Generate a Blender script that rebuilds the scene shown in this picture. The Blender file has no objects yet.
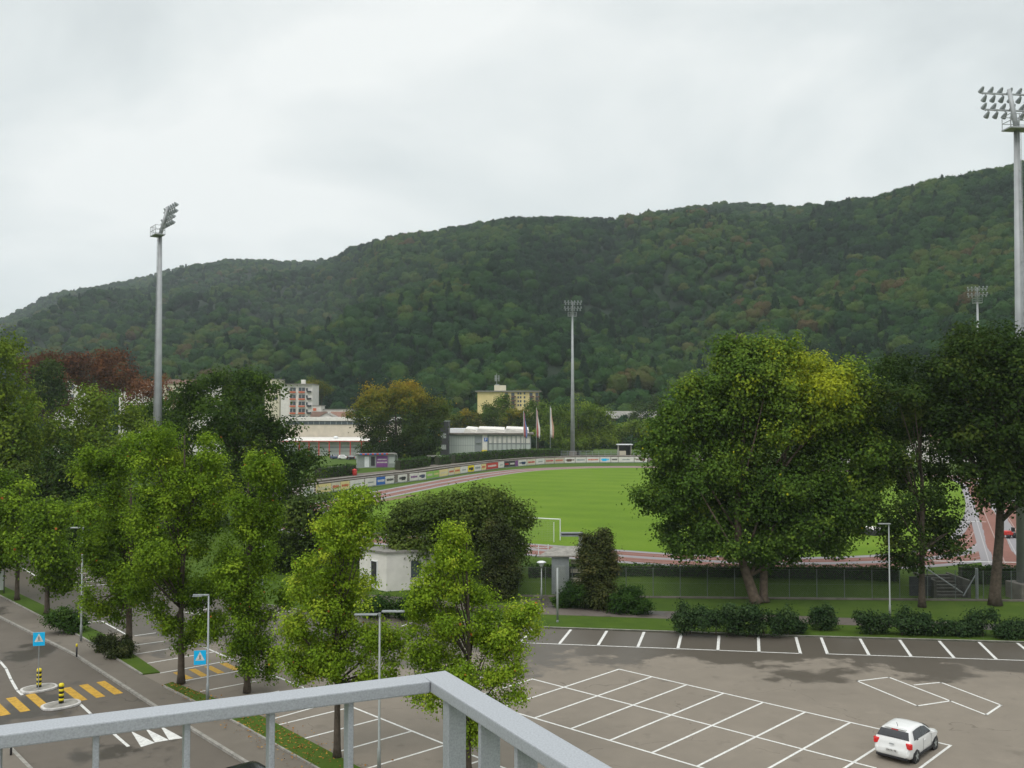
import bpy, bmesh, math, random
import numpy as np
from mathutils import Vector, Matrix
R = math.radians
SC = bpy.context.scene
COL = SC.collection
rnd = random.Random(7)

# ------------------------------------------------------------------ camera model
FPX, HOR, CAMH = 935.0, 415.0, 16.1
PITCH = math.atan((HOR - 384) / FPX)
def ray(px, py):
    u, v = (px - 512) / FPX, -(py - 384) / FPX
    c, s = math.cos(PITCH), math.sin(PITCH)
    return (u, c - v * s, s + v * c)
def G(px, py, z=0.0):            # surveyed point at height z
    r = ray(px, py); t = (z - CAMH) / r[2]
    return Vector((r[0] * t, r[1] * t, z))
def V(px, py, Y):                # surveyed point at distance Y
    r = ray(px, py); t = Y / r[1]
    return Vector((r[0] * t, Y, CAMH + r[2] * t))

# ------------------------------------------------------------------ materials
def nt_new(name):
    m = bpy.data.materials.new(name); m.use_nodes = True
    nt = m.node_tree; nt.nodes.clear()
    out = nt.nodes.new('ShaderNodeOutputMaterial')
    return m, nt, out
def N(nt, typ, **kw):
    n = nt.nodes.new(typ)
    for k, v in kw.items():
        if k.startswith('i_'):
            n.inputs[k[2:].replace('_', ' ')].default_value = v
        else: setattr(n, k, v)
    return n
def ramp(nt, stops, interp='LINEAR'):
    n = nt.nodes.new('ShaderNodeValToRGB'); cr = n.color_ramp; cr.interpolation = interp
    while len(cr.elements) < len(stops): cr.elements.new(0.5)
    for e, (p, c) in zip(cr.elements, stops):
        e.position = p; e.color = (*c, 1) if len(c) == 3 else c
    return n
def mixc(nt, fac, a, b, mode='MIX'):
    n = nt.nodes.new('ShaderNodeMix'); n.data_type = 'RGBA'; n.blend_type = mode
    for s, v in ((0, fac), (6, a), (7, b)):
        if hasattr(v, 'is_output'): nt.links.new(v, n.inputs[s])
        elif isinstance(v, (int, float)): n.inputs[s].default_value = v
        else: n.inputs[s].default_value = (*v, 1)
    return n.outputs[2]
def mth(nt, op, a, b=0.0, clamp=False):
    n = nt.nodes.new('ShaderNodeMath'); n.operation = op; n.use_clamp = clamp
    for i, v in enumerate((a, b)):
        if hasattr(v, 'is_output'): nt.links.new(v, n.inputs[i])
        else: n.inputs[i].default_value = v
    return n.outputs[0]
def noise(nt, vec, scale, detail=4, rough=.55):
    n = N(nt, 'ShaderNodeTexNoise'); n.inputs['Scale'].default_value = scale
    n.inputs['Detail'].default_value = detail; n.inputs['Roughness'].default_value = rough
    nt.links.new(vec, n.inputs['Vector']); return n.outputs['Fac']
def simple(name, col, rough=.6, metal=0.0, var=.18, scale=3.0, bump=0.0, spec=.4, obj=True):
    m, nt, out = nt_new(name)
    b = N(nt, 'ShaderNodeBsdfPrincipled')
    b.inputs['Roughness'].default_value = rough; b.inputs['Metallic'].default_value = metal
    b.inputs['Specular IOR Level'].default_value = spec
    tc = N(nt, 'ShaderNodeTexCoord')
    f = noise(nt, tc.outputs['Object'], scale, 5)
    lo = tuple(max(0, c * (1 - var)) for c in col); hi = tuple(min(1, c * (1 + var)) for c in col)
    rp = ramp(nt, [(.3, lo), (.7, hi)]); nt.links.new(f, rp.inputs[0])
    nt.links.new(rp.outputs[0], b.inputs['Base Color'])
    if bump:
        bp = N(nt, 'ShaderNodeBump'); bp.inputs['Strength'].default_value = bump; bp.inputs['Distance'].default_value = .02
        nt.links.new(noise(nt, tc.outputs['Object'], scale * 8, 4), bp.inputs['Height']); nt.links.new(bp.outputs[0], b.inputs['Normal'])
    nt.links.new(b.outputs[0], out.inputs[0]); return m
def leafmat(name, stops, trans=.28, inst=False):
    m, nt, out = nt_new(name)
    at = N(nt, 'ShaderNodeAttribute'); at.attribute_name = 'tint'
    at.attribute_type = 'INSTANCER' if inst else 'GEOMETRY'
    rp = ramp(nt, stops)
    fac = at.outputs['Fac']
    if inst:
        geo = N(nt, 'ShaderNodeNewGeometry')
        fac = mth(nt, 'ADD', fac, mth(nt, 'MULTIPLY', mth(nt, 'SUBTRACT', noise(nt, geo.outputs['Position'], .22, 3), .5), .35))
    nt.links.new(fac, rp.inputs[0])
    b = N(nt, 'ShaderNodeBsdfPrincipled'); b.inputs['Roughness'].default_value = .7; b.inputs['Specular IOR Level'].default_value = .06
    t = N(nt, 'ShaderNodeBsdfTranslucent'); mx = N(nt, 'ShaderNodeMixShader'); mx.inputs[0].default_value = trans
    nt.links.new(rp.outputs[0], b.inputs['Base Color']); nt.links.new(rp.outputs[0], t.inputs[0])
    nt.links.new(b.outputs[0], mx.inputs[1]); nt.links.new(t.outputs[0], mx.inputs[2]); nt.links.new(mx.outputs[0], out.inputs[0])
    return m

def asphalt(name, base, wet_y=None):
    m, nt, out = nt_new(name)
    geo = N(nt, 'ShaderNodeNewGeometry'); P = geo.outputs['Position']
    b = N(nt, 'ShaderNodeBsdfPrincipled')
    big = noise(nt, P, .09, 5, .6); mid = noise(nt, P, .7, 5, .6); fine = noise(nt, P, 22, 3, .7)
    lo = tuple(c * .74 for c in base); hi = tuple(c * 1.17 for c in base)
    rp = ramp(nt, [(.28, lo), (.72, hi)])
    s = mth(nt, 'ADD', mth(nt, 'ADD', mth(nt, 'MULTIPLY', big, .45), mth(nt, 'MULTIPLY', mid, .3)), mth(nt, 'MULTIPLY', fine, .25))
    nt.links.new(s, rp.inputs[0]); col = rp.outputs[0]
    # cracks and tar seams
    vo = N(nt, 'ShaderNodeTexVoronoi'); vo.feature = 'DISTANCE_TO_EDGE'; vo.inputs['Scale'].default_value = .11
    wp = N(nt, 'ShaderNodeVectorMath'); wp.operation = 'ADD'
    nn = N(nt, 'ShaderNodeTexNoise'); nn.inputs['Scale'].default_value = .5; nt.links.new(P, nn.inputs['Vector'])
    sc = N(nt, 'ShaderNodeVectorMath'); sc.operation = 'SCALE'; sc.inputs['Scale'].default_value = 2.6
    nt.links.new(nn.outputs['Color'], sc.inputs[0]); nt.links.new(P, wp.inputs[0]); nt.links.new(sc.outputs[0], wp.inputs[1])
    nt.links.new(wp.outputs[0], vo.inputs['Vector'])
    cr = mth(nt, 'LESS_THAN', vo.outputs['Distance'], .0035)
    crk = mth(nt, 'MULTIPLY', cr, mth(nt, 'GREATER_THAN', mid, .5))
    col = mixc(nt, mth(nt, 'MULTIPLY', crk, .45), col, tuple(c * .35 for c in base))
    spot = ramp(nt, [(.62, (0, 0, 0)), (.74, (1, 1, 1))]); nt.links.new(noise(nt, P, .85, 3, .5), spot.inputs[0])
    col = mixc(nt, mth(nt, 'MULTIPLY', spot.outputs[0], .38), col, tuple(c * .5 for c in base))
    pale_ = ramp(nt, [(.60, (0, 0, 0)), (.72, (1, 1, 1))]); nt.links.new(noise(nt, P, .28, 6, .65), pale_.inputs[0])
    col = mixc(nt, mth(nt, 'MULTIPLY', pale_.outputs[0], .25), col, tuple(c * 1.5 for c in base))
    # damp patches: darker and glossier
    wet = noise(nt, P, .16, 6, .62)
    bias = 0.0
    if wet_y:
        sx = N(nt, 'ShaderNodeSeparateXYZ'); nt.links.new(P, sx.inputs[0])
        mr = N(nt, 'ShaderNodeMapRange'); mr.clamp = True
        for k, v in zip(('From Min', 'From Max', 'To Min', 'To Max'), wet_y): mr.inputs[k].default_value = v
        lv = mth(nt, 'ADD', sx.outputs[1], mth(nt, 'MULTIPLY', sx.outputs[0], .14))
        nt.links.new(lv, mr.inputs['Value']); bias = mr.outputs[0]
    w = mth(nt, 'ADD', wet, bias)
    wr = ramp(nt, [(.60, (0, 0, 0)), (.655, (1, 1, 1))]); nt.links.new(w, wr.inputs[0])
    col = mixc(nt, mth(nt, 'MULTIPLY', wr.outputs[0], .8), col, tuple(c * .36 for c in base))
    nt.links.new(col, b.inputs['Base Color'])
    rr = N(nt, 'ShaderNodeMapRange'); rr.inputs['To Min'].default_value = .85; rr.inputs['To Max'].default_value = .42
    nt.links.new(wr.outputs[0], rr.inputs['Value']); nt.links.new(rr.outputs[0], b.inputs['Roughness'])
    b.inputs['Specular IOR Level'].default_value = .3
    bp = N(nt, 'ShaderNodeBump'); bp.inputs['Strength'].default_value = .25; bp.inputs['Distance'].default_value = .01
    nt.links.new(fine, bp.inputs['Height']); nt.links.new(bp.outputs[0], b.inputs['Normal'])
    nt.links.new(b.outputs[0], out.inputs[0]); return m
def grass(name, a, b_, c_, scales=(.06, .6, 9)):
    m, nt, out = nt_new(name)
    geo = N(nt, 'ShaderNodeNewGeometry'); P = geo.outputs['Position']
    b = N(nt, 'ShaderNodeBsdfPrincipled'); b.inputs['Roughness'].default_value = .9; b.inputs['Specular IOR Level'].default_value = .1
    s = mth(nt, 'ADD', mth(nt, 'ADD', mth(nt, 'MULTIPLY', noise(nt, P, scales[0], 4), .4), mth(nt, 'MULTIPLY', noise(nt, P, scales[1], 4), .3)),
            mth(nt, 'MULTIPLY', noise(nt, P, scales[2], 3, .7), .3))
    if name == 'pitch_grass':
        sx = N(nt, 'ShaderNodeSeparateXYZ'); nt.links.new(P, sx.inputs[0])
        ax = mth(nt, 'ADD', mth(nt, 'MULTIPLY', sx.outputs[0], .39), mth(nt, 'MULTIPLY', sx.outputs[1], .92))
        st = mth(nt, 'SINE', mth(nt, 'ADD', mth(nt, 'MULTIPLY', ax, .62), mth(nt, 'MULTIPLY', noise(nt, P, .3, 2), .8)))
        s = mth(nt, 'ADD', s, mth(nt, 'MULTIPLY', st, .032))
    rp = ramp(nt, [(.33, a), (.5, b_), (.68, c_)]); nt.links.new(s, rp.inputs[0]); nt.links.new(rp.outputs[0], b.inputs['Base Color'])
    bp = N(nt, 'ShaderNodeBump'); bp.inputs['Strength'].default_value = .6; bp.inputs['Distance'].default_value = .05
    nt.links.new(noise(nt, P, 14, 3, .8), bp.inputs['Height']); nt.links.new(bp.outputs[0], b.inputs['Normal'])
    nt.links.new(b.outputs[0], out.inputs[0]); return m
def glass(name, col, rough=.08):
    m, nt, out = nt_new(name)
    b = N(nt, 'ShaderNodeBsdfPrincipled'); b.inputs['Base Color'].default_value = (*col, 1); b.inputs['Roughness'].default_value = rough
    b.inputs['Specular IOR Level'].default_value = .6
    nt.links.new(b.outputs[0], out.inputs[0]); return m
def paint(name, col, wear=.25):
    m, nt, out = nt_new(name)
    geo = N(nt, 'ShaderNodeNewGeometry'); P = geo.outputs['Position']
    b = N(nt, 'ShaderNodeBsdfPrincipled'); b.inputs['Roughness'].default_value = .75
    rp = ramp(nt, [(.3, tuple(c * (1 - wear) for c in col)), (.6, col)]); nt.links.new(noise(nt, P, 4.5, 6, .8), rp.inputs[0])
    nt.links.new(rp.outputs[0], b.inputs['Base Color']); nt.links.new(b.outputs[0], out.inputs[0]); return m

M = dict(
    lot=asphalt('car_park_asphalt', (.200, .171, .138), (54, 69, -.08, .3)),
    road=asphalt('road_asphalt', (.122, .104, .085), (0, 1, .045, .045)),
    walk=asphalt('pavement_asphalt', (.155, .134, .109)),
    path=asphalt('path_asphalt', (.125, .105, .09), (60, 75, .05, .12)),
    kerb=simple('kerb_concrete', (.25, .235, .21), .85, var=.3, scale=2.5),
    island=simple('island_concrete', (.50, .48, .46), .85, var=.3, scale=4),
    line=paint('white_line_paint', (.70, .69, .66), .42), yline=paint('yellow_line_paint', (.54, .31, .03), .5),
    grass=grass('lawn_grass', (.036, .068, .009), (.056, .098, .012), (.085, .125, .018)),
    pitch=grass('pitch_grass', (.078, .142, .009), (.104, .178, .012), (.136, .205, .019), (.03, .18, 2.5)),
    dirt=simple('bare_earth', (.16, .11, .065), .95, var=.3, scale=1.2),
    concrete=simple('weathered_concrete', (.33, .31, .28), .9, var=.3, scale=1.0, bump=.2),
    dconc=simple('dark_concrete', (.17, .15, .13), .9, var=.3, scale=1.0),
    shaded=simple('shaded_concrete', (.085, .078, .066), .95, var=.35, scale=1.5),  # stair concrete, its colour darkened to paint in the shade there
    white=simple('white_render', (.66, .63, .59), .85, var=.1, scale=.8),
    whitem=simple('white_metal', (.72, .73, .74), .5, var=.08),
    cream=simple('cream_render', (.60, .55, .42), .85, var=.1, scale=.4),
    yellow=simple('pale_yellow_render', (.68, .56, .27), .85, var=.08, scale=.4),
    beige=simple('beige_panel', (.52, .46, .37), .85, var=.12, scale=.5),
    galv=simple('galvanised_steel', (.36, .375, .40), .6, .3, var=.16, scale=260, bump=.05),
    mast=simple('mast_steel', (.34, .35, .36), .6, .3, var=.12, scale=.7),
    gm=simple('grey_metal', (.30, .32, .33), .5, .4, var=.1), dm=simple('dark_metal', (.045, .045, .05), .5, .3, var=.2),
    pale=simple('pale_pole_paint', (.31, .33, .32), .5, .2, var=.1),
    red=simple('red_paint', (.50, .04, .035), .5), orange=simple('orange_panel', (.55, .13, .06), .6),
    blue=simple('blue_paint', (.03, .13, .45), .5), cyan=simple('blue_sign_sheeting', (.005, .46, .85), .35, var=.05),
    purple=simple('purple_banner', (.19, .06, .22), .7), black=simple('black_rubber', (.018, .018, .02), .6),
    yel=simple('yellow_paint', (.78, .62, .02), .5, var=.08), sgreen=simple('green_paint', (.25, .45, .08), .6),
    cg=glass('car_glass', (.012, .014, .018), .06), wg=glass('window_glass', (.06, .075, .085), .15), pg=glass('pavilion_glass', (.46, .49, .46), .3),
    carw=glass('white_car_paint', (.70, .70, .69), .2), card=glass('black_car_paint', (.012, .013, .016), .2), carb=glass('blue_car_paint', (.04, .06, .13), .25),
    tl=glass('tail_light_red', (.62, .02, .02), .2), brown=simple('brown_boards', (.12, .07, .05), .85, var=.3, scale=.6),
    rooft=simple('red_roof_tiles', (.20, .11, .08), .9, var=.25, scale=1.5), roofg=simple('grey_roof', (.22, .21, .19), .9, var=.2, scale=.8),
    bark=simple('grey_brown_bark', (.075, .058, .043), .95, var=.4, scale=4, bump=.5), barkl=simple('pale_brown_bark', (.115, .085, .063), .95, var=.35, scale=3, bump=.5),
    skin=simple('skin', (.5, .3, .22), .6), net=simple('grey_wire', (.17, .19, .18), .6, .4),
)
g = lambda *c: c
L = dict(
    street=leafmat('sweetgum_leaves', [(0, (.034, .070, .007)), (.35, (.118, .205, .014)), (.7, (.25, .365, .026)), (.93, (.38, .45, .04)), (.97, (.46, .30, .03)), (1, (.42, .14, .03))], .3),
    mid=leafmat('mid_green_leaves', [(0, (.019, .043, .007)), (.5, (.072, .128, .014)), (1, (.21, .28, .027))]),
    light=leafmat('light_green_leaves', [(0, (.05, .10, .014)), (.5, (.12, .19, .02)), (1, (.24, .29, .035))]),
    maple=leafmat('maple_leaves', [(0, (.026, .058, .012)), (.45, (.082, .150, .022)), (.72, (.17, .25, .03)), (.9, (.29, .34, .022)), (1, (.38, .39, .02))]),
    dark=leafmat('dark_green_leaves', [(0, (.016, .032, .009)), (.5, (.040, .075, .013)), (1, (.11, .135, .022))]),
    red=leafmat('red_brown_leaves', [(0, (.07, .03, .018)), (.5, (.155, .062, .026)), (1, (.26, .115, .04))]),
    autumn=leafmat('autumn_leaves', [(0, (.022, .045, .008)), (.5, (.07, .105, .013)), (.8, (.22, .19, .015)), (1, (.34, .22, .02))]),
    olive=leafmat('olive_leaves', [(0, (.028, .048, .011)), (.5, (.084, .128, .024)), (1, (.20, .25, .05))]),
    rust=leafmat('rusty_conifer_needles', [(0, (.022, .034, .011)), (.5, (.056, .070, .021)), (1, (.125, .105, .036))], .15),
    hedge=leafmat('hedge_leaves', [(0, (.014, .036, .008)), (.5, (.034, .075, .014)), (1, (.075, .13, .022))], .2),
    blue=leafmat('bluish_shrub_leaves', [(0, (.014, .032, .012)), (.5, (.034, .066, .022)), (1, (.07, .11, .038))], .2),
    far=leafmat('far_forest_leaves', [(0, (.004, .018, .008)), (.3, (.011, .038, .010)), (.52, (.023, .064, .013)), (.74, (.054, .093, .015)), (.90, (.068, .074, .018)), (1, (.078, .055, .022))], .15, True),
    litter=leafmat('fallen_leaves', [(0, (.16, .07, .02)), (.5, (.30, .14, .03)), (1, (.42, .25, .05))], .05),
)

# ------------------------------------------------------------------ mesh helpers
class MB:
    def __init__(s): s.v = []; s.f = []
    def add(s, vs, fs):
        o = len(s.v); s.v += [tuple(x) for x in vs]; s.f += [tuple(i + o for i in f) for f in fs]; return s
    def box(s, c, d, rz=0.0, rx=0.0):
        mt = Matrix.Translation(Vector(c)) @ Matrix.Rotation(rz, 4, 'Z') @ Matrix.Rotation(rx, 4, 'X')
        vs = [mt @ Vector((sx * d[0] / 2, sy * d[1] / 2, sz * d[2] / 2)) for sx in (-1, 1) for sy in (-1, 1) for sz in (-1, 1)]
        return s.add(vs, [(0, 1, 3, 2), (4, 6, 7, 5), (0, 4, 5, 1), (2, 3, 7, 6), (0, 2, 6, 4), (1, 5, 7, 3)])
    def prism(s, poly, z0, z1):
        n = len(poly); vs = [(p[0], p[1], z0) for p in poly] + [(p[0], p[1], z1) for p in poly]
        a = sum(poly[i][0] * poly[(i + 1) % n][1] - poly[(i + 1) % n][0] * poly[i][1] for i in range(n))
        if a < 0: vs = vs[:n][::-1] + vs[n:][::-1]
        return s.add(vs, [tuple(range(n))[::-1], tuple(range(n, 2 * n))] + [(i, (i + 1) % n, n + (i + 1) % n, n + i) for i in range(n)])
    def tube(s, pts, rad, n=8, cap=True):
        pts = [Vector(p) for p in pts]; rad = rad if hasattr(rad, '__len__') else [rad] * len(pts)
        vs = []; up0 = None
        for i, p in enumerate(pts):
            t = (pts[min(i + 1, len(pts) - 1)] - pts[max(i - 1, 0)]).normalized()
            if up0 is None: up0 = Vector((1, 0, 0)) if abs(t.z) > .7 else Vector((0, 0, 1))
            a = t.cross(up0).normalized(); b = t.cross(a).normalized(); up0 = -b if False else up0
            for k in range(n):
                w = 2 * math.pi * k / n; vs.append(p + (a * math.cos(w) + b * math.sin(w)) * rad[i])
        fs = [(i * n + k, i * n + (k + 1) % n, (i + 1) * n + (k + 1) % n, (i + 1) * n + k) for i in range(len(pts) - 1) for k in range(n)]
        if cap: fs += [tuple(range(n))[::-1], tuple(range((len(pts) - 1) * n, len(pts) * n))]
        return s.add(vs, fs)
    def strip(s, a, b, w, z):           # painted stripe between two ground points
        a = Vector((a[0], a[1], z)); b = Vector((b[0], b[1], z)); d = (b - a).normalized(); n_ = Vector((-d.y, d.x, 0)) * w / 2
        e = d * w / 2
        return s.add([a - n_ - e, b - n_ + e, b + n_ + e, a + n_ - e], [(0, 1, 2, 3)])
    def quad(s, *p): return s.add(p, [tuple(range(len(p)))])
    def lathe(s, prof, n=16, c=(0, 0, 0)):
        vs = [(c[0] + r * math.cos(2 * math.pi * k / n), c[1] + r * math.sin(2 * math.pi * k / n), c[2] + z) for r, z in prof for k in range(n)]
        fs = [(i * n + k, i * n + (k + 1) % n, (i + 1) * n + (k + 1) % n, (i + 1) * n + k) for i in range(len(prof) - 1) for k in range(n)]
        fs += [tuple(range(n))[::-1], tuple(range((len(prof) - 1) * n, len(prof) * n))]
        return s.add(vs, fs)
    def build(s, name, m, parent=None, smooth=False, bevel=0):
        me = bpy.data.meshes.new(name); me.from_pydata(s.v, [], s.f); me.update()
        if smooth: me.polygons.foreach_set('use_smooth', [True] * len(me.polygons))
        me.materials.append(m)
        o = bpy.data.objects.new(name, me); COL.objects.link(o)
        if parent is not None: o.parent = parent
        if bevel:
            b = o.modifiers.new('bevel', 'BEVEL'); b.width = bevel; b.segments = 2; b.limit_method = 'ANGLE'
        if smooth:
            pass
        return o
def tag(o, label, cat, group=None):
    o['label'] = label; o['category'] = cat
    if group: o['group'] = group
    return o
def struct(o, kind='structure'): o['kind'] = kind; return o
def thing(name, label, cat, loc=(0, 0, 0), rz=0.0, group=None):
    o = bpy.data.objects.new(name, None); COL.objects.link(o); o.location = loc; o.rotation_euler = (0, 0, rz); o.empty_display_size = .3
    return tag(o, label, cat, group)
def dup(root, loc, rz=None, label=None, scale=None, mats=None, group=None):
    r = root.copy(); COL.objects.link(r); r.location = loc
    if rz is not None: r.rotation_euler = (0, 0, rz)
    if label: r['label'] = label
    if group: r['group'] = group
    if scale: r.scale = scale if hasattr(scale, '__len__') else (scale,) * 3
    for ch in root.children:
        c = ch.copy(); COL.objects.link(c); c.parent = r
        for gg in ch.children:
            d = gg.copy(); COL.objects.link(d); d.parent = c
    return r

# ------------------------------------------------------------------ foliage
def leaf_mesh(name, C, Nn, S, T, m, parent=None, fold=.18):
    n = len(C); rg = np.random.default_rng(n)
    Nn = Nn / np.linalg.norm(Nn, axis=1, keepdims=True)
    t = rg.normal(size=(n, 3)); t -= (t * Nn).sum(1, keepdims=True) * Nn; t /= np.linalg.norm(t, axis=1, keepdims=True) + 1e-9
    b = np.cross(Nn, t); S = S[:, None]
    v = np.empty((n, 4, 3))
    v[:, 0] = C - t * S * .5; v[:, 1] = C + b * S * .42 + Nn * S * fold - t * S * .05; v[:, 2] = C + t * S * .55; v[:, 3] = C - b * S * .42 + Nn * S * fold - t * S * .05
    me = bpy.data.meshes.new(name)
    me.vertices.add(4 * n); me.vertices.foreach_set('co', v.ravel())
    me.loops.add(4 * n); me.loops.foreach_set('vertex_index', np.arange(4 * n, dtype=np.int32))
    me.polygons.add(n); me.polygons.foreach_set('loop_start', np.arange(0, 4 * n, 4, dtype=np.int32))
    at = me.attributes.new('tint', 'FLOAT', 'FACE'); T = np.where(rg.random(n) < .002, 1.0, np.clip(T, 0, .93)); at.data.foreach_set('value', T.astype(np.float32))
    me.update(calc_edges=True); me.materials.append(m)
    o = bpy.data.objects.new(name, me); COL.objects.link(o)
    if parent is not None: o.parent = parent
    return o
def crown_points(seed, blobs, nclump, nleaf, leaf, cr, up=.5, inner=.24, tb=.45, tv=.16, lv=.05, flat=.75, hi=None, zcut=None, bs=.8):
    rg = np.random.default_rng(seed); B = np.array(blobs, float)
    w = (B[:, 3] * B[:, 4] * B[:, 5]) ** .62; w /= w.sum()
    k = rg.choice(len(B), nclump, p=w)
    d = rg.normal(size=(nclump, 3)); d /= np.linalg.norm(d, axis=1, keepdims=True)
    r = 1 - np.abs(rg.normal(0, inner, nclump)); r = np.clip(r, .1, 1)
    # every blob carries its own few boughs; clumps gather round them and leave gaps between
    NS = 8; sd = rg.normal(size=(len(B), NS, 3)); sd /= np.linalg.norm(sd, axis=2, keepdims=True); sd[:, :, 2] *= .9
    sr = rg.uniform(.6, 1.0, (len(B), NS)); sw = rg.uniform(.24, .44, (len(B), NS)); st = rg.normal(0, tv * .8, (len(B), NS))
    j = rg.integers(0, NS, nclump); bough = rg.random(nclump) < bs
    P1 = B[k, :3] + (sd[k, j] * sr[k, j][:, None] + d * (r * sw[k, j])[:, None]) * B[k, 3:6]
    P2 = B[k, :3] + d * (r * .8)[:, None] * B[k, 3:6]
    P = np.where(bough[:, None], P1, P2)
    tc = tb + rg.normal(0, tv * .75, nclump) + np.where(bough, st[k, j], -.05)
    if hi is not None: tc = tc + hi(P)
    crs = cr * rg.uniform(.55, 1.35, nclump)
    cnt = np.maximum(3, (nleaf * rg.uniform(.5, 1.5, nclump) * (crs / cr) ** 1.3).astype(int))
    idx = np.repeat(np.arange(nclump), cnt); n = len(idx)
    off = rg.normal(size=(n, 3)) * np.array([1, 1, flat]) * (crs[idx] * .46)[:, None]
    C = P[idx] + off
    Nn = d[idx] * .5 + off / (crs[idx][:, None] + 1e-6) * .6 + np.array([0, 0, up * .9]) + rg.normal(size=(n, 3)) * .42
    S = leaf * rg.uniform(.65, 1.3, n); T = tc[idx] + rg.normal(0, lv, n)
    if zcut is not None:
        kp = C[:, 2] > zcut; C, Nn, S, T = C[kp], Nn[kp], S[kp], T[kp]
    return C, Nn, S, T, P
def trunk_mb(seed, h, r, P, top=.8, lean=(0, 0), nl=9, start=.25, tpath=None, tpath2=None):
    rg = random.Random(seed); mb = MB(); pts = []; n = 7
    for i in range(n + 1):
        t = i / n; w = .012 * h * t
        pts.append(Vector((lean[0] * t + rg.uniform(-w, w), lean[1] * t + rg.uniform(-w, w), h * top * t)))
    rad = [r * (1.35 if i == 0 else 1) * (1 - .82 * i / n) for i in range(n + 1)]
    pts.insert(1, pts[0] + Vector((0, 0, .035 * h))); rad.insert(1, r * 1.05)
    if tpath:
        mb.tube([p[:3] for p in tpath], [p[3] for p in tpath], 11); n = len(tpath) - 1; pts = [Vector((0, 0, 0))] + [Vector(p[:3]) for p in tpath]
    else: mb.tube(pts, rad, 9)
    if tpath2: mb.tube([p[:3] for p in tpath2], [p[3] for p in tpath2], 10)
    cand = list(P); rg.shuffle(cand)
    for q in cand[:nl]:
        q = Vector(q); t = min(.95, max(start, (q.z / (h * top)) * .62)); f = t * n
        i = int(f); base = pts[1:][i].lerp(pts[1:][min(i + 1, n)], f - i)
        mid = base.lerp(q, .5) + Vector((0, 0, -.03 * h + rg.uniform(0, .05) * h))
        rr = r * (1 - .8 * t) * .55
        mb.tube([base, mid, base.lerp(q, .93)], [rr, rr * .6, rr * .18], 6)
    return mb
def tree(name, label, cat, base, blobs, mat, bark='bark', seed=1, nclump=300, nleaf=40, leaf=.16, cr=.7, r=.16, h=None, lean=(0, 0), top=.8, nl=9, start=.25, group=None, trunk=True, tpath=None, tpath2=None, **kw):
    """blobs are given in the tree's own metres: x, y, z, rx, ry, rz"""
    root = thing(name, label, cat, base, 0, group)
    C, Nn, S, T, P = crown_points(seed, blobs, nclump, nleaf, leaf, cr, **kw)
    leaf_mesh('crown' if trunk else 'foliage', C, Nn, S, T, L[mat], root)
    hh = h or max(b[2] + b[5] for b in blobs)
    if trunk: trunk_mb(seed, hh, r, P, top, lean, nl, start, tpath, tpath2).build('trunk', M[bark], root, True)
    else: trunk_mb(seed, hh * .8, r, P, .8, (0, 0), 5, .1).build('stem', M[bark], root, True)
    return root
def pblobs(base, bl, seed, ry=.9, jit=.35):
    """outline ellipses read at the tree's own distance -> ellipsoids in metres about its base"""
    rg = random.Random(seed); out = []; s = base[1] / FPX
    for (px, py, a, b) in bl:
        c = V(px, py, base[1]); rx = a * s; rz = b * s
        out.append((c.x - base[0], rg.uniform(-jit, jit) * rx, c.z - base[2], rx, rx * ry, rz))
    return out

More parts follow.
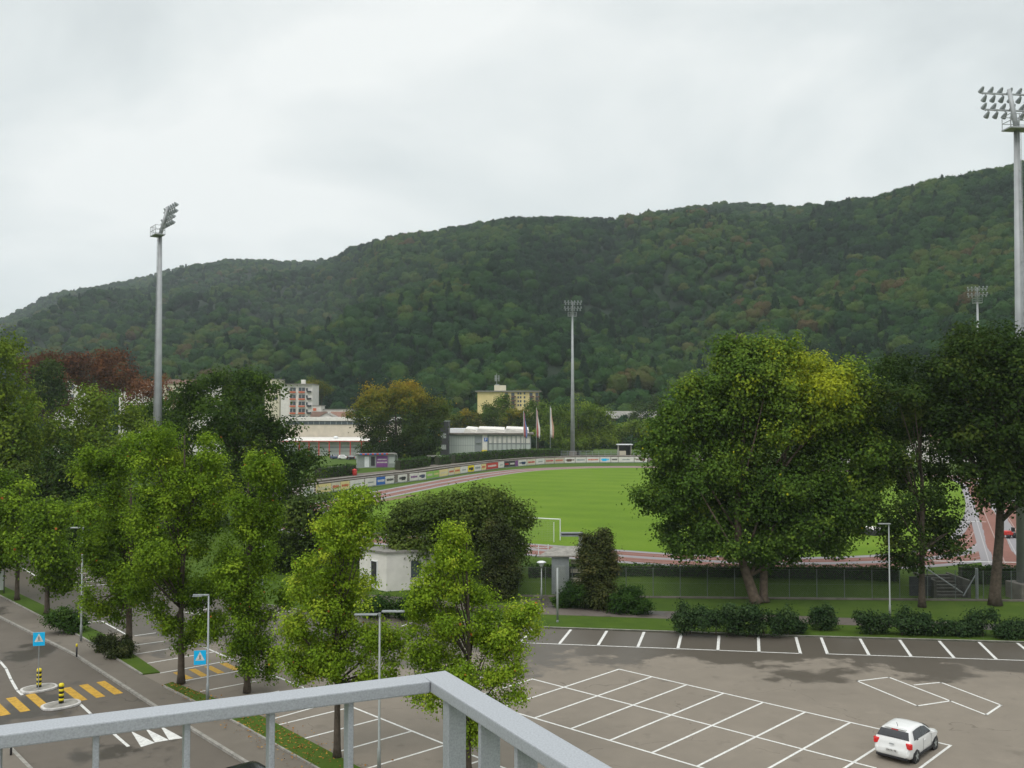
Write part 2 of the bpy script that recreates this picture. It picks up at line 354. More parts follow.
# ------------------------------------------------------------------ world, sun, camera
def setup():
    w = bpy.data.worlds.new('World'); SC.world = w; w.use_nodes = True; nt = w.node_tree; nt.nodes.clear()
    out = N(nt, 'ShaderNodeOutputWorld'); bg = N(nt, 'ShaderNodeBackground'); bg.inputs['Strength'].default_value = .1
    EL, AZ = R(52), R(215)
    sky = N(nt, 'ShaderNodeTexSky'); sky.sky_type = 'NISHITA'; sky.sun_disc = False; sky.sun_elevation = EL; sky.sun_rotation = AZ
    tc = N(nt, 'ShaderNodeTexCoord'); D = tc.outputs['Generated']
    mp = N(nt, 'ShaderNodeMapping'); mp.inputs['Scale'].default_value = (1, 1, 1.9); nt.links.new(D, mp.inputs[0])
    n1 = N(nt, 'ShaderNodeTexNoise'); n1.inputs['Scale'].default_value = 2.1; n1.inputs['Detail'].default_value = 5; n1.inputs['Roughness'].default_value = .5; n1.inputs['Distortion'].default_value = .35
    nt.links.new(mp.outputs[0], n1.inputs['Vector'])
    cl = ramp(nt, [(.30, (5.9, 6.35, 6.45)), (.47, (8.1, 8.55, 8.5)), (.62, (10.0, 10.2, 10.0))]); nt.links.new(n1.outputs['Fac'], cl.inputs[0])
    sx = N(nt, 'ShaderNodeSeparateXYZ'); nt.links.new(D, sx.inputs[0])
    mr = N(nt, 'ShaderNodeMapRange'); mr.clamp = True
    for k, v in zip(('From Min', 'From Max', 'To Min', 'To Max'), (.42, 1, 1.0, 2.3)): mr.inputs[k].default_value = v
    nt.links.new(sx.outputs[2], mr.inputs['Value'])
    vm = N(nt, 'ShaderNodeVectorMath'); vm.operation = 'SCALE'; nt.links.new(cl.outputs[0], vm.inputs[0]); nt.links.new(mr.outputs[0], vm.inputs['Scale'])
    c = mixc(nt, .93, sky.outputs[0], vm.outputs[0])
    nt.links.new(c, bg.inputs[0]); nt.links.new(bg.outputs[0], out.inputs[0])
    sl = bpy.data.lights.new('sun', 'SUN'); sl.energy = 1.35; sl.angle = R(28); sl.color = (1, .965, .91)
    so = bpy.data.objects.new('sun', sl); COL.objects.link(so); so.location = (0, 0, 80)
    d = Vector((math.sin(AZ) * math.cos(EL), math.cos(AZ) * math.cos(EL), math.sin(EL)))
    so.rotation_euler = d.to_track_quat('Z', 'Y').to_euler()
    cd = bpy.data.cameras.new('camera'); cd.sensor_width = 36; cd.lens = FPX / 1024 * 36; cd.clip_end = 9000; cd.clip_start = .05
    co = bpy.data.objects.new('camera', cd); COL.objects.link(co); co.location = (0, 0, CAMH); co.rotation_euler = (R(90) + PITCH, 0, 0)
    SC.camera = co
    SC.view_settings.view_transform = 'Standard'; SC.view_settings.look = 'None'; SC.view_settings.exposure = 0; SC.view_settings.gamma = 1
    SC.view_settings.use_curve_mapping = False
    cy = SC.cycles; cy.max_bounces = 6; cy.diffuse_bounces = 3; cy.transmission_bounces = 4; cy.transparent_max_bounces = 8; cy.volume_bounces = 1
    cy.use_denoising = True
setup()

# ------------------------------------------------------------------ terrain
def sm(t): t = min(1, max(0, t)); return t * t * (3 - 2 * t)
FIELD = 1.5
def bank(x): return 82.2 + max(0, -2 - x) * .85
def gz(x, y):
    return -.16 + (FIELD + .16) * sm((y - bank(x)) / 4.2)
def ground():
    xs = [-3500, -2200, -1400, -900, -600, -420, -300] + list(range(-220, 221, 5)) + [300, 420, 600, 900, 1400, 2200, 3500]
    ys = [-400, -200, -80, -20, 10, 30, 45, 60, 70, 76] + [78 + .6 * i for i in range(28)] + list(range(96, 160, 4)) + [170, 190, 220, 260, 320, 400, 520, 700, 1000, 1500, 2300, 3800]
    mb = MB(); n = len(xs)
    mb.v = [(x, y, gz(x, y)) for y in ys for x in xs]
    mb.f = [(j * n + i, j * n + i + 1, (j + 1) * n + i + 1, (j + 1) * n + i) for j in range(len(ys) - 1) for i in range(n - 1)]
    struct(mb.build('ground', M['grass'], smooth=True))
ground()
def ext(pts, a, b):
    p = [Vector(q).to_2d() for q in pts]
    p.insert(0, p[0] + (p[0] - p[1]).normalized() * a); p.append(p[-1] + (p[-1] - p[-2]).normalized() * b); return p
def offs(pts, d):                # positive: to the right of the travel direction
    out = []
    for i, p in enumerate(pts):
        t = (pts[min(i + 1, len(pts) - 1)] - pts[max(i - 1, 0)]).normalized()
        out.append(p + Vector((t.y, -t.x)) * d)
    return out
# kerb runs from the far left towards the viewer; the car park lies on its left hand
KERB = ext([G(0, 617), G(74, 654), G(153, 705), G(255, 768)], 70, 22)
VERGE = ext([G(6.5, 599), G(83, 638), G(142.6, 675), G(240, 725), G(316, 768)], 45, 22)
def poly_between(a, b): return list(a) + list(b)[::-1]
ROADZ = -.12
road = MB().prism(poly_between(offs(KERB, -.0), offs(KERB, 7.6)), -.5, ROADZ); struct(road.build('road', M['road']))
struct(MB().prism(poly_between(offs(KERB, 7.6), offs(KERB, 16)), -.5, 0.0).build('pavement', M['walk']))
struct(MB().prism(poly_between(offs(KERB, 7.58), offs(KERB, 7.75)), -.45, .006).build('kerb', M['kerb']))
struct(MB().prism(poly_between(VERGE, offs(KERB, -.15)), -.45, 0.0).build('pavement', M['walk']))
struct(MB().prism(poly_between(offs(KERB, .02), offs(KERB, -.16)), -.44, .008).build('kerb', M['kerb']))
NEDGE = [G(90, 565), G(190, 593), G(300, 611), G(534.3, 628), G(796, 637), G(1024, 643.3)]
NE = [p.to_2d() for p in NEDGE]; NE.append(NE[-1] + (NE[-1] - NE[-2]).normalized() * 30); NE.insert(0, NE[0] + Vector((-14, 10)))
lotpoly = [q for q in VERGE if q.y > 20] + [Vector((10, 20)), Vector((60, 15))] + NE[::-1]
struct(MB().prism(lotpoly, -.4, .004).build('car_park', M['lot']))
# grass strip with kerb, footpath and lawn up to the bank
lawn = NE[1:] + [Vector((66, 83.5)), Vector((-1, 83.5)), Vector((-14, 95)), Vector((-45, 118))]
struct(MB().prism(lawn, -.3, .10).build('lawn', M['grass']))
struct(MB().prism(poly_between(NE[1:], [p + Vector((0, .16)) for p in NE[1:]]), -.3, .112).build('kerb', M['kerb']))
pa = [(-14, 84.5), G(505, 606, .1), G(600, 609, .1), G(690, 612, .1), G(800, 616, .1), G(1024, 625, .1)]
pb = [(-14, 80.5), G(505, 613, .1), G(600, 616.5, .1), G(690, 619.5, .1), G(800, 623.5, .1), G(1024, 631, .1)]
pa = [Vector(p[:2]) for p in pa]; pb = [Vector(p[:2]) for p in pb]
pa.append(pa[-1] + (pa[-1] - pa[-2]) * .8); pb.append(pb[-1] + (pb[-1] - pb[-2]) * .8)
struct(MB().prism(poly_between(pa, pb), 0, .106).build('footpath', M['path']))
struct(MB().prism([G(520, 600, .1), G(548, 597, .1), G(560, 614, .1), G(523, 613, .1)], 0, .109).build('footpath', M['path']))
# roadside verges
v1 = [q for q in VERGE[:4]]; v1[-1] = G(142.6, 675).to_2d()
i1 = offs(v1, -1.45); i1[-1] = G(160, 673).to_2d()
struct(MB().prism(poly_between(v1, i1), -.3, .075).build('grass_verge', M['grass']))
v2 = [G(163, 686).to_2d()] + VERGE[4:]; i2 = offs(v2, -1.45); i2[0] = G(172, 683).to_2d()
struct(MB().prism(poly_between(v2, i2), -.3, .075).build('grass_verge', M['grass']))
for a in (v1, v2):
    struct(MB().prism(poly_between(offs(a, .07), offs(a, -.03)), -.3, .085).build('kerb', M['kerb']))

# ------------------------------------------------------------------ painted markings
ZL = .010
mk = MB(); W = .13
def pl(a, b, w=W): mk.strip(G(*a), G(*b), w, ZL)
# row along the hedge
back = [(534.3, 628), (570.6, 630), (606.7, 631.2), (644, 632.3), (681.3, 634.3), (719, 635.8), (758.3, 636.3), (796, 637.4)]
frnt = [(520.8, 642.7), (558.9, 644.4), (597.8, 645.7), (637.6, 647.5), (677.8, 649), (717.9, 650.3), (759, 651.8), (800.5, 653.6)]
for a, b in zip(back, frnt): pl(a, b, .2)
pl(frnt[0], frnt[-1]); pl((470, 640.8), frnt[0])
b2 = [(821, 637.4), (859.8, 638.4), (899.2, 639.2), (938.4, 640.2), (978.6, 641.8), (1017, 642.8), (1057, 644.5)]
f2 = [(827.5, 654), (869, 655), (910.8, 656), (953.9, 657.7), (995.9, 658.8), (1040, 661), (1086, 662.6)]
for a, b in zip(b2, f2): pl(a, b, .2)
pl(f2[0], f2[-1])
struct(mk.build('parking_lines', M['line'])); mk = MB()
# middle block
A_, B_ = R(-43.15), R(-133.4); X0, Y0, SW, SL = 6.78, 59.8, 2.5, 5.4
da, db = Vector((math.cos(A_), math.sin(A_), 0)), Vector((math.cos(B_), math.sin(B_), 0))
def blk(i, j): return Vector((X0, Y0, 0)) + da * SW * i + db * SL * j
for i in range(0, 9): mk.strip(blk(i, 0), blk(i, 2), W, ZL)
mk.strip(blk(-1, 1), blk(-1, 2), W, ZL); mk.strip(blk(-2, 1), blk(-2, 2), W, ZL)
mk.strip(blk(0, 0), blk(8, 0), W, ZL + .001); mk.strip(blk(-1, 1), blk(7.4, 1), W, ZL + .001); mk.strip(blk(-2, 2), blk(8, 2), W, ZL + .001)
struct(mk.build('parking_lines', M['line'])); mk = MB()
# two skewed bays on the right
for q in ([(857.4, 681.2), (888.9, 677.3), (950.3, 701), (917.3, 706)], [(914.7, 685), (941, 682.5), (1001, 705.2), (986.3, 715)]):
    for a, b in zip(q, q[1:]): pl(a, b)
    if q[0][0] < 900: pl(q[3], q[0])
pl((950.3, 701), (986.3, 715))
struct(mk.build('parking_lines', M['line'])); mk = MB()
# bays beside the road
for a, b in (((134.6, 654.4), (197.5, 644.4)), ((147.4, 663.4), (215.7, 651.7)), ((161, 673), (228, 661)), ((185.7, 680.7), (245, 670)), ((201, 691.6), (257, 681)),
             ((224, 703), (278, 691.3)), ((134.6, 645.3), (164.7, 641.1)), ((135.5, 635.7), (155, 633)), ((84.6, 623), (101.5, 621)), ((101.5, 621), (126, 634.5)),
             ((245, 713), (299, 700)), ((262, 722), (320, 706))): pl(a, b)
pl((190, 641), (231, 659)); pl((231, 659), (269, 673.7)); 
F0 = G(269, 673.7); F1 = G(426.5, 737); fd = (F1 - F0).normalized(); across = Vector((-.74, -.67, 0))
mk.strip(F0, F0 + fd * 34, W, ZL + .001)
k0 = (G(378.7, 719.2) - F0).length
for k in range(-1, 6):
    p = F0 + fd * (k0 + k * 2.72); mk.strip(p, p + across * 4.9, W, ZL)
for a, b in (((183, 612), (218, 617)), ((194.8, 613.8), (206.6, 608.9)), ((144, 603.5), (150, 606)), ((402, 626), (417, 620.7)), ((230, 605), (262, 600)), ((245, 618), (290, 611))): pl(a, b)
for k in range(5):                      # far bays left of the trees
    pl((62 - k, 570 + k * 4.6), (118 - k * 2, 567.3 + k * 4.2), .17)
pl((20, 566.5), (62, 592), .15)
struct(mk.build('parking_lines', M['line'])); mk = MB()
z2 = lambda x, y: G(110 + x / 5.485, 560 + y / 5.485, ZL - .001)
for q in ([(345, 618), (372, 612), (460, 648), (418, 655)], [(430, 600), (468, 595), (540, 634), (500, 641)], [(515, 585), (555, 580), (630, 617), (592, 624)], [(600, 568), (640, 563), (715, 600), (680, 607)]):
    mk.quad(*[z2(*p) for p in q][::-1])
struct(mk.build('walkway_hatching', M['yline'])); mk = MB()
# zebra on the road
ud = (Vector(KERB[3]) - Vector(KERB[2])).normalized(); ud = Vector((ud.x, ud.y, 0)); vd = Vector((-ud.y, ud.x, 0))
ZR = ROADZ + .006
def rp_(px, py): p = G(px, py, ZR); return p
c0 = rp_(109.4, 687.5)
for k, d in enumerate((0, .97, 1.93, 3.85, 4.85, 5.8)):
    c = c0 - vd * d * 1.02; mk.quad(*[c + ud * a + vd * b for a, b in ((-1.65, -.25), (1.65, -.25), (1.65, .25), (-1.65, .25))])
struct(mk.build('pedestrian_crossing', M['yline'])); mk = MB()
def rl(pts, w=.16):
    for a, b in zip(pts, pts[1:]): mk.strip(rp_(*a), rp_(*b), w, ZR)
rl([(-60, 640), (-10, 655), (0, 661.4), (6, 668.4), (11, 679.4), (17, 690), (22, 694.7)]); rl([(78, 702), (91, 714), (128, 746)])
rl([(-6, 606), (12, 617.5), (38, 632)], .2)
for q in ([(131, 731), (141, 747), (155, 742.7)], [(145, 728), (155, 742.4), (169, 740)], [(160, 725.5), (169, 740), (183, 738)]): mk.quad(*[rp_(*p) for p in q])
struct(mk.build('road_lines', M['line'])); mk = MB()

# ------------------------------------------------------------------ sports ground
inner = [(.6, 107.5), (11.7, 101.8), (17, 99.2), (24, 97), (31.2, 96.7), (39.5, 99), (47.8, 105.5), (59, 124), (72.5, 150), (85.5, 178), (97, 205), (99, 223), (90, 238), (63, 253),
         (36, 259), (22.5, 257.6), (8, 247), (-2, 228), (-13, 195), (-23.2, 160), (-27.5, 142), (-25, 128), (-18, 118), (-9, 112)]
def closed_spline(P, k=8):
    P = [Vector(p) for p in P]; n = len(P); out = []
    for i in range(n):
        a, b, c, d = P[i - 1], P[i], P[(i + 1) % n], P[(i + 2) % n]
        for j in range(k):
            t = j / k; out.append(.5 * (2 * b + (c - a) * t + (2 * a - 5 * b + 4 * c - d) * t * t + (3 * b - a - 3 * c + d) * t ** 3))
    return out
IN = closed_spline(inner); NI = len(IN)
ctr = sum(IN, Vector((0, 0))) / NI
def outn(i):
    t = (IN[(i + 2) % NI] - IN[i - 2]).normalized(); return Vector((t.y, -t.x))
struct(MB().prism([(p.x, p.y) for p in IN], FIELD - .3, FIELD + .006).build('sports_pitch', M['pitch']))
def track():
    mb = MB(); lan = []; K = 2; TW = 8.4
    for j, w in enumerate((0.0, TW)):
        for i in range(NI):
            p = IN[i] + outn(i) * w; mb.v.append((p.x, p.y, FIELD + .012)); lan.append(j)
    mb.f = [(i, (i + 1) % NI, NI + (i + 1) % NI, NI + i) for i in range(NI)]
    m, nt, out = nt_new('track_surface')
    at = N(nt, 'ShaderNodeAttribute'); at.attribute_name = 'lane'; geo = N(nt, 'ShaderNodeNewGeometry'); P = geo.outputs['Position']
    b = N(nt, 'ShaderNodeBsdfPrincipled'); b.inputs['Roughness'].default_value = .9; b.inputs['Specular IOR Level'].default_value = .15
    n1 = noise(nt, P, .12, 4); n2 = noise(nt, P, 3, 4)
    redc = ramp(nt, [(.3, (.165, .078, .062)), (.7, (.23, .112, .09))]); nt.links.new(mth(nt, 'ADD', mth(nt, 'MULTIPLY', n1, .5), mth(nt, 'MULTIPLY', n2, .5)), redc.inputs[0])
    band = ramp(nt, [(0, (1, 1, 1)), (.13, (0, 0, 0)), (.40, (1, 1, 1)), (.56, (0, 0, 0)), (.86, (1, 1, 1))], 'CONSTANT')
    l2 = mth(nt, 'ADD', at.outputs['Fac'], mth(nt, 'MULTIPLY', mth(nt, 'SUBTRACT', n1, .5), .12)); nt.links.new(l2, band.inputs[0])
    col = mixc(nt, mth(nt, 'MULTIPLY', band.outputs[0], .72), redc.outputs[0], (.25, .27, .29))
    fr = mth(nt, 'FRACT', mth(nt, 'MULTIPLY', at.outputs['Fac'], 6.0)); ln = mth(nt, 'LESS_THAN', mth(nt, 'ABSOLUTE', mth(nt, 'SUBTRACT', fr, .5)), .04)
    col = mixc(nt, mth(nt, 'MULTIPLY', ln, .35), col, (.50, .48, .46))
    nt.links.new(col, b.inputs['Base Color']); nt.links.new(b.outputs[0], out.inputs[0])
    o = mb.build('running_track', m); a = o.data.attributes.new('lane', 'FLOAT', 'POINT'); a.data.foreach_set('value', [float(x) for x in lan]); struct(o)
track()
def chute():
    a, b = Vector((45.5, 91)), Vector((79.5, 164.5)); d = (b - a).normalized(); n_ = Vector((d.y, -d.x)); mb = MB()
    ps = [a, b, b + n_ * 8.4, a + n_ * 8.4]; mb.v = [(p.x, p.y, FIELD + .018) for p in ps]; mb.f = [(3, 2, 1, 0)]
    o = mb.build('running_track', bpy.data.materials['track_surface']); at = o.data.attributes.new('lane', 'FLOAT', 'POINT'); at.data.foreach_set('value', [0., 0., 1., 1.]); struct(o)
chute()
mk = MB(); mk.strip(G(366, 503.5, FIELD), G(412, 495.5, FIELD), 2.2, FIELD + .018); struct(mk.build('runway', M['dirt'])); mk = MB()
mk.strip(G(934, 561, FIELD), G(1016, 562.5, FIELD), .3, FIELD + .02); mk.strip(G(955, 521, FIELD), G(985, 522, FIELD), .3, FIELD + .02)
struct(mk.build('track_lines', M['line']))

# ------------------------------------------------------------------ wooded hill
def interp(x, tab):
    for (a, b), (c, d) in zip(tab, tab[1:]):
        if x <= c: return b + (d - b) * sm((x - a) / (c - a)) if x > a else b
    return tab[-1][1]
def lin(x, tab):
    for (a, b), (c, d) in zip(tab, tab[1:]):
        if x <= c: return b + (d - b) * max(0, (x - a) / (c - a))
    return tab[-1][1]
SKY = [(-500, 395), (-160, 380), (-40, 338), (0, 323), (60, 297), (120, 285), (180, 269), (250, 263), (310, 264), (340, 258), (380, 241), (440, 231), (500, 221), (560, 218), (620, 220), (660, 213), (720, 204), (760, 206), (800, 208), (840, 203), (880, 197), (940, 182), (1000, 169), (1060, 158), (1200, 150), (1500, 170), (1900, 220)]
RDG = [(-500, 2500), (0, 2350), (200, 2200), (310, 2000), (380, 1250), (520, 1130), (600, 1330), (720, 1400), (780, 1250), (850, 1000), (940, 880), (1050, 820), (1500, 760), (1900, 700)]
HB = [(-500, 560), (200, 480), (512, 430), (800, 400), (1100, 360), (1900, 330)]
from mathutils import noise as mnoise
def hill_h(px, Y):
    b, r = lin(px, HB), lin(px, RDG)
    top = (HOR + 5 - lin(px, SKY)) / FPX * r + CAMH - 9.0       # crowns stand on top of it
    t = (Y - b) / (r - b)
    if t <= 0: return FIELD - .4 - 2 * min(1, -t * 8)
    x = (px - 512) / FPX * Y
    sp = mnoise.fractal(Vector((x / 210 + .3, Y / 420, 2.2)), .8, 2.0, 4)
    sp2 = mnoise.noise(Vector((x / 75, Y / 160, 5.1)))
    if t <= 1:
        prof = t ** .93
        return FIELD - .4 + (top - FIELD) * prof + (sp * .17 * top + sp2 * 4) * math.sin(math.pi * min(1, t * 1.0)) ** .8 * (1 - .35 * t)
    return top - (t - 1) * (r - b) * .22 + sp * 8 * min(1, (t - 1) * 4)
def hill():
    pxs = [-520 + i * 12 for i in range(200)]; ts = [-.03, 0, .015, .03] + [.05 + i * .02 for i in range(48)] + [1.03, 1.08, 1.15, 1.3, 1.6]
    mb = MB(); n = len(pxs)
    for t in ts:
        for px in pxs:
            b, r = lin(px, HB), lin(px, RDG); Y = b + (r - b) * t
            mb.v.append(((px - 512) / FPX * Y, Y, hill_h(px, Y)))
    mb.f = [(j * n + i, j * n + i + 1, (j + 1) * n + i + 1, (j + 1) * n + i) for j in range(len(ts) - 1) for i in range(n - 1)]
    struct(mb.build('hill', simple('hill_undergrowth', (.009, .022, .008), .95, var=.4, scale=.03), smooth=True))
hill()
def forest():
    rg = np.random.default_rng(5)
    protos = bpy.data.collections.new('forest_crowns')
    for k in range(7):
        con = k == 6; bm = bmesh.new(); bmesh.ops.create_icosphere(bm, subdivisions=4, radius=1)
        sub = [(Vector((rg.normal(), rg.normal(), abs(rg.normal()) * .7 + .1)).normalized(), rg.uniform(.38, .6)) for _ in range(11)]
        for v in bm.verts:
            n_ = v.co.normalized(); bl = max([0] + [1 - ((n_ - q).length / w) ** 2 for q, w in sub])
            d_ = .80 + .26 * bl + .13 * mnoise.fractal(n_ * 3.1 + Vector((k * 7, 0, 0)), .7, 2.1, 4)
            if con: zz = (n_.z + 1) / 2; v.co = Vector((n_.x * 2.6 * (1.15 - zz) * d_, n_.y * 2.6 * (1.15 - zz) * d_, 12 * zz))
            else: v.co = Vector((n_.x * 4.7 * d_, n_.y * 4.7 * d_, 4.2 + n_.z * (4.6 if n_.z > 0 else 3.4) * d_))
        cm = bpy.data.meshes.new('wood_crown'); bm.to_mesh(cm)
        vs = np.array([v.co[:] for v in bm.verts]); ns = np.array([v.normal[:] for v in bm.verts]); bm.free()
        cm.polygons.foreach_set('use_smooth', [True] * len(cm.polygons)); cm.materials.append(L['far'])
        pk = rg.choice(len(vs), 900); C = vs[pk] + rg.normal(0, .22, (900, 3)) + ns[pk] * .15
        lo = leaf_mesh('wood_leaves', C, ns[pk] + rg.normal(0, .35, (900, 3)), rg.uniform(.45, .95, 900), rg.random(900), L['far'])
        lo.data.attributes.remove(lo.data.attributes['tint']); b2 = bmesh.new(); b2.from_mesh(cm); b2.from_mesh(lo.data); b2.to_mesh(cm); b2.free(); bpy.data.objects.remove(lo)
        o = bpy.data.objects.new('wood_crown', cm); protos.objects.link(o)
    pts = []; rr = random.Random(11)
    def place(px, Y, dz, sc):
        x = (px - 512) / FPX * Y; z = hill_h(px, Y)
        zone = mnoise.fractal(Vector((x / 120, Y / 190, .7)), .8, 2, 3)
        tint = min(1, max(0, .42 + zone * .42 + rr.gauss(0, .17)))
        con = rr.random() < (.07 + .1 * (zone < -.2)) and sc > 0 and dz > -1.5
        pts.append((x, Y, z + dz, sc, rr.uniform(0, 6.28), 6 if con else rr.randrange(6), tint * (.35 if con else 1)))
    tries = 0
    while len(pts) < 40000 and tries < 400000:
        tries += 1
        px = rr.uniform(-190, 1230); b, r = lin(px, HB), lin(px, RDG)
        t = rr.uniform(-.02, 1.1); Y = b + (r - b) * t
        if rr.random() > min(1, Y / 1500): continue
        place(px, Y, -1.6 if t > .9 else -1.0, rr.choice((.62, .75, .85, 1, 1.3)) * rr.uniform(.85, 1.2) * (.85 if t > .93 else 1))
    me = bpy.data.meshes.new('hillside_wood'); a = np.array(pts, dtype=np.float32); n = len(a)
    me.vertices.add(n); me.vertices.foreach_set('co', a[:, :3].ravel().copy())
    for nm, c in (('scl', 3), ('rz', 4), ('tint', 6)):
        at = me.attributes.new(nm, 'FLOAT', 'POINT'); at.data.foreach_set('value', a[:, c].copy())
    at = me.attributes.new('pick', 'INT', 'POINT'); at.data.foreach_set('value', a[:, 5].astype(np.int32))
    me.update(); o = bpy.data.objects.new('hillside_wood', me); COL.objects.link(o); me.materials.append(L['far'])
    ng = bpy.data.node_groups.new('scatter_crowns', 'GeometryNodeTree')
    ng.interface.new_socket('Geometry', in_out='INPUT', socket_type='NodeSocketGeometry'); ng.interface.new_socket('Geometry', in_out='OUTPUT', socket_type='NodeSocketGeometry')
    gi = ng.nodes.new('NodeGroupInput'); go = ng.nodes.new('NodeGroupOutput'); ip = ng.nodes.new('GeometryNodeInstanceOnPoints')
    ci = ng.nodes.new('GeometryNodeCollectionInfo'); ci.inputs['Collection'].default_value = protos; ci.inputs['Separate Children'].default_value = True; ci.inputs['Reset Children'].default_value = True
    def na(nm, ty):
        q = ng.nodes.new('GeometryNodeInputNamedAttribute'); q.data_type = ty; q.inputs['Name'].default_value = nm; return q.outputs['Attribute']
    cx = ng.nodes.new('ShaderNodeCombineXYZ'); lk = ng.links.new
    lk(na('rz', 'FLOAT'), cx.inputs[2]); lk(gi.outputs[0], ip.inputs['Points']); lk(ci.outputs[0], ip.inputs['Instance']); ip.inputs['Pick Instance'].default_value = True
    lk(na('pick', 'INT'), ip.inputs['Instance Index']); lk(cx.outputs[0], ip.inputs['Rotation']); lk(na('scl', 'FLOAT'), ip.inputs['Scale']); lk(ip.outputs[0], go.inputs[0])
    md = o.modifiers.new('scatter', 'NODES'); md.node_group = ng
    struct(o, 'stuff'); o['label'] = 'dense mixed woodland covering the hillside'; o['category'] = 'woodland'
forest()
def haze():
    mb = MB().box((0, 1600, 340), (9800, 5400, 692.0)); m, nt, out = nt_new('haze_air')
    p = N(nt, 'ShaderNodeVolumePrincipled'); p.inputs['Color'].default_value = (.86, .93, 1, 1); p.inputs['Density'].default_value = HAZE; p.inputs['Anisotropy'].default_value = .2
    nt.links.new(p.outputs[0], out.inputs['Volume']); struct(mb.build('haze', m), 'stuff')
HAZE = .00011
haze()

# ------------------------------------------------------------------ trees along the road
def ptree(name, label, cat, bx, by, bl, mat, z=.0, Y=None, seed=1, **kw):
    base = G(bx, by, z) if Y is None else Vector(((bx - 512) / FPX * Y, Y, z))
    ry = kw.pop('ry', .9); jit = kw.pop('jit', .3); yo = kw.pop('yoff', 0)
    return tree(name, label, cat, tuple(base), [(b[0], b[1] + yo, *b[2:]) for b in pblobs(base, bl, seed, ry, jit)], mat, seed=seed, **kw)
SG = 'trees on the verge beside the road'
ptree('street_tree', 'bushy light green street tree with slim pointed top, its trunk behind the left railing', 'tree', 337, 757,
      [(356, 497, 12, 11), (350, 510, 18, 18), (362, 520, 14, 16), (330, 530, 16, 16), (352, 505, 20, 20), (346, 535, 26, 26), (325, 560, 34, 32), (346, 580, 28, 30), (318, 605, 36, 38), (352, 630, 48, 42), (312, 655, 34, 26), (378, 650, 28, 34), (340, 672, 34, 22), (300, 668, 18, 16), (296, 635, 18, 22), (392, 640, 14, 22)],
      'street', z=.07, seed=3, bs=.9, nclump=950, nleaf=56, leaf=.115, cr=.46, r=.17, top=.9, nl=26, start=.3, lv=.06, tb=.62, tv=.14, group=SG)
ptree('street_tree', 'light green street tree nearest the railing corner, leaning top and wide skirt', 'tree', 468, 774,
      [(452, 529, 9, 12), (451, 540, 13, 14), (454, 555, 17, 18), (452, 538, 15, 20), (452, 570, 26, 28), (440, 600, 34, 32), (425, 590, 16, 18), (468, 615, 32, 32), (428, 640, 28, 34), (462, 655, 46, 40), (505, 632, 34, 32), (525, 615, 20, 20), (488, 680, 34, 34), (440, 685, 28, 34), (470, 730, 20, 30)],
      'street', z=.0, seed=4, bs=.9, nclump=950, nleaf=56, leaf=.112, cr=.45, r=.16, top=.9, nl=26, start=.3, lv=.06, tb=.62, tv=.14, group=SG)
ptree('street_tree', 'slender columnar dark green street tree with an even narrow crown', 'tree', 247, 692,
      [(262, 468, 17, 24), (256, 505, 26, 32), (246, 545, 34, 38), (252, 590, 35, 40), (243, 630, 32, 34), (254, 658, 24, 26)],
      'street', z=.07, seed=5, bs=.88, nclump=1000, nleaf=50, leaf=.13, cr=.52, r=.19, top=.92, nl=26, start=.3, tb=.36, tv=.12, group=SG)
ptree('street_tree', 'tall broad street tree behind the lamp with the side arm, orange leaves low down', 'tree', 181, 683,
      [(158, 438, 20, 24), (205, 458, 20, 26), (160, 480, 36, 36), (200, 505, 34, 40), (175, 540, 46, 44), (200, 580, 34, 34), (160, 590, 28, 30), (185, 625, 24, 24), (205, 620, 18, 18)],
      'street', z=.07, seed=6, bs=.88, nclump=1250, nleaf=50, leaf=.135, cr=.56, r=.2, top=.92, nl=30, start=.3, tb=.42, tv=.15, group=SG)
ptree('street_tree', 'round crowned street tree standing over the dark reddish verge bushes', 'tree', 129, 653,
      [(103, 468, 22, 26), (128, 455, 18, 22), (105, 510, 34, 38), (125, 545, 40, 40), (108, 580, 28, 32), (140, 590, 26, 28), (115, 612, 22, 18)],
      'street', z=.07, seed=8, bs=.88, nclump=1000, nleaf=48, leaf=.15, cr=.6, r=.22, top=.92, nl=26, start=.35, tb=.38, tv=.14, group=SG)
ptree('street_tree', 'small round headed street tree on a short clear trunk by the green verge bush', 'tree', 47, 614,
      [(48, 515, 20, 22), (42, 545, 26, 28), (58, 555, 24, 28), (46, 575, 24, 18)], 'street', z=.07, seed=9, nclump=420, nleaf=34, leaf=.22, cr=.8, r=.21, top=.85, nl=18, start=.4, tb=.34, tv=.12, group=SG)
ptree('street_tree', 'street tree nearest the bus shelter with yellow tinted lower leaves', 'tree', 17, 600,
      [(8, 495, 24, 26), (-5, 520, 30, 30), (22, 530, 26, 30), (8, 555, 26, 24)], 'street', z=.07, seed=10, nclump=460, nleaf=34, leaf=.23, cr=.85, r=.2, top=.85, nl=18, start=.4, tb=.42, group=SG)

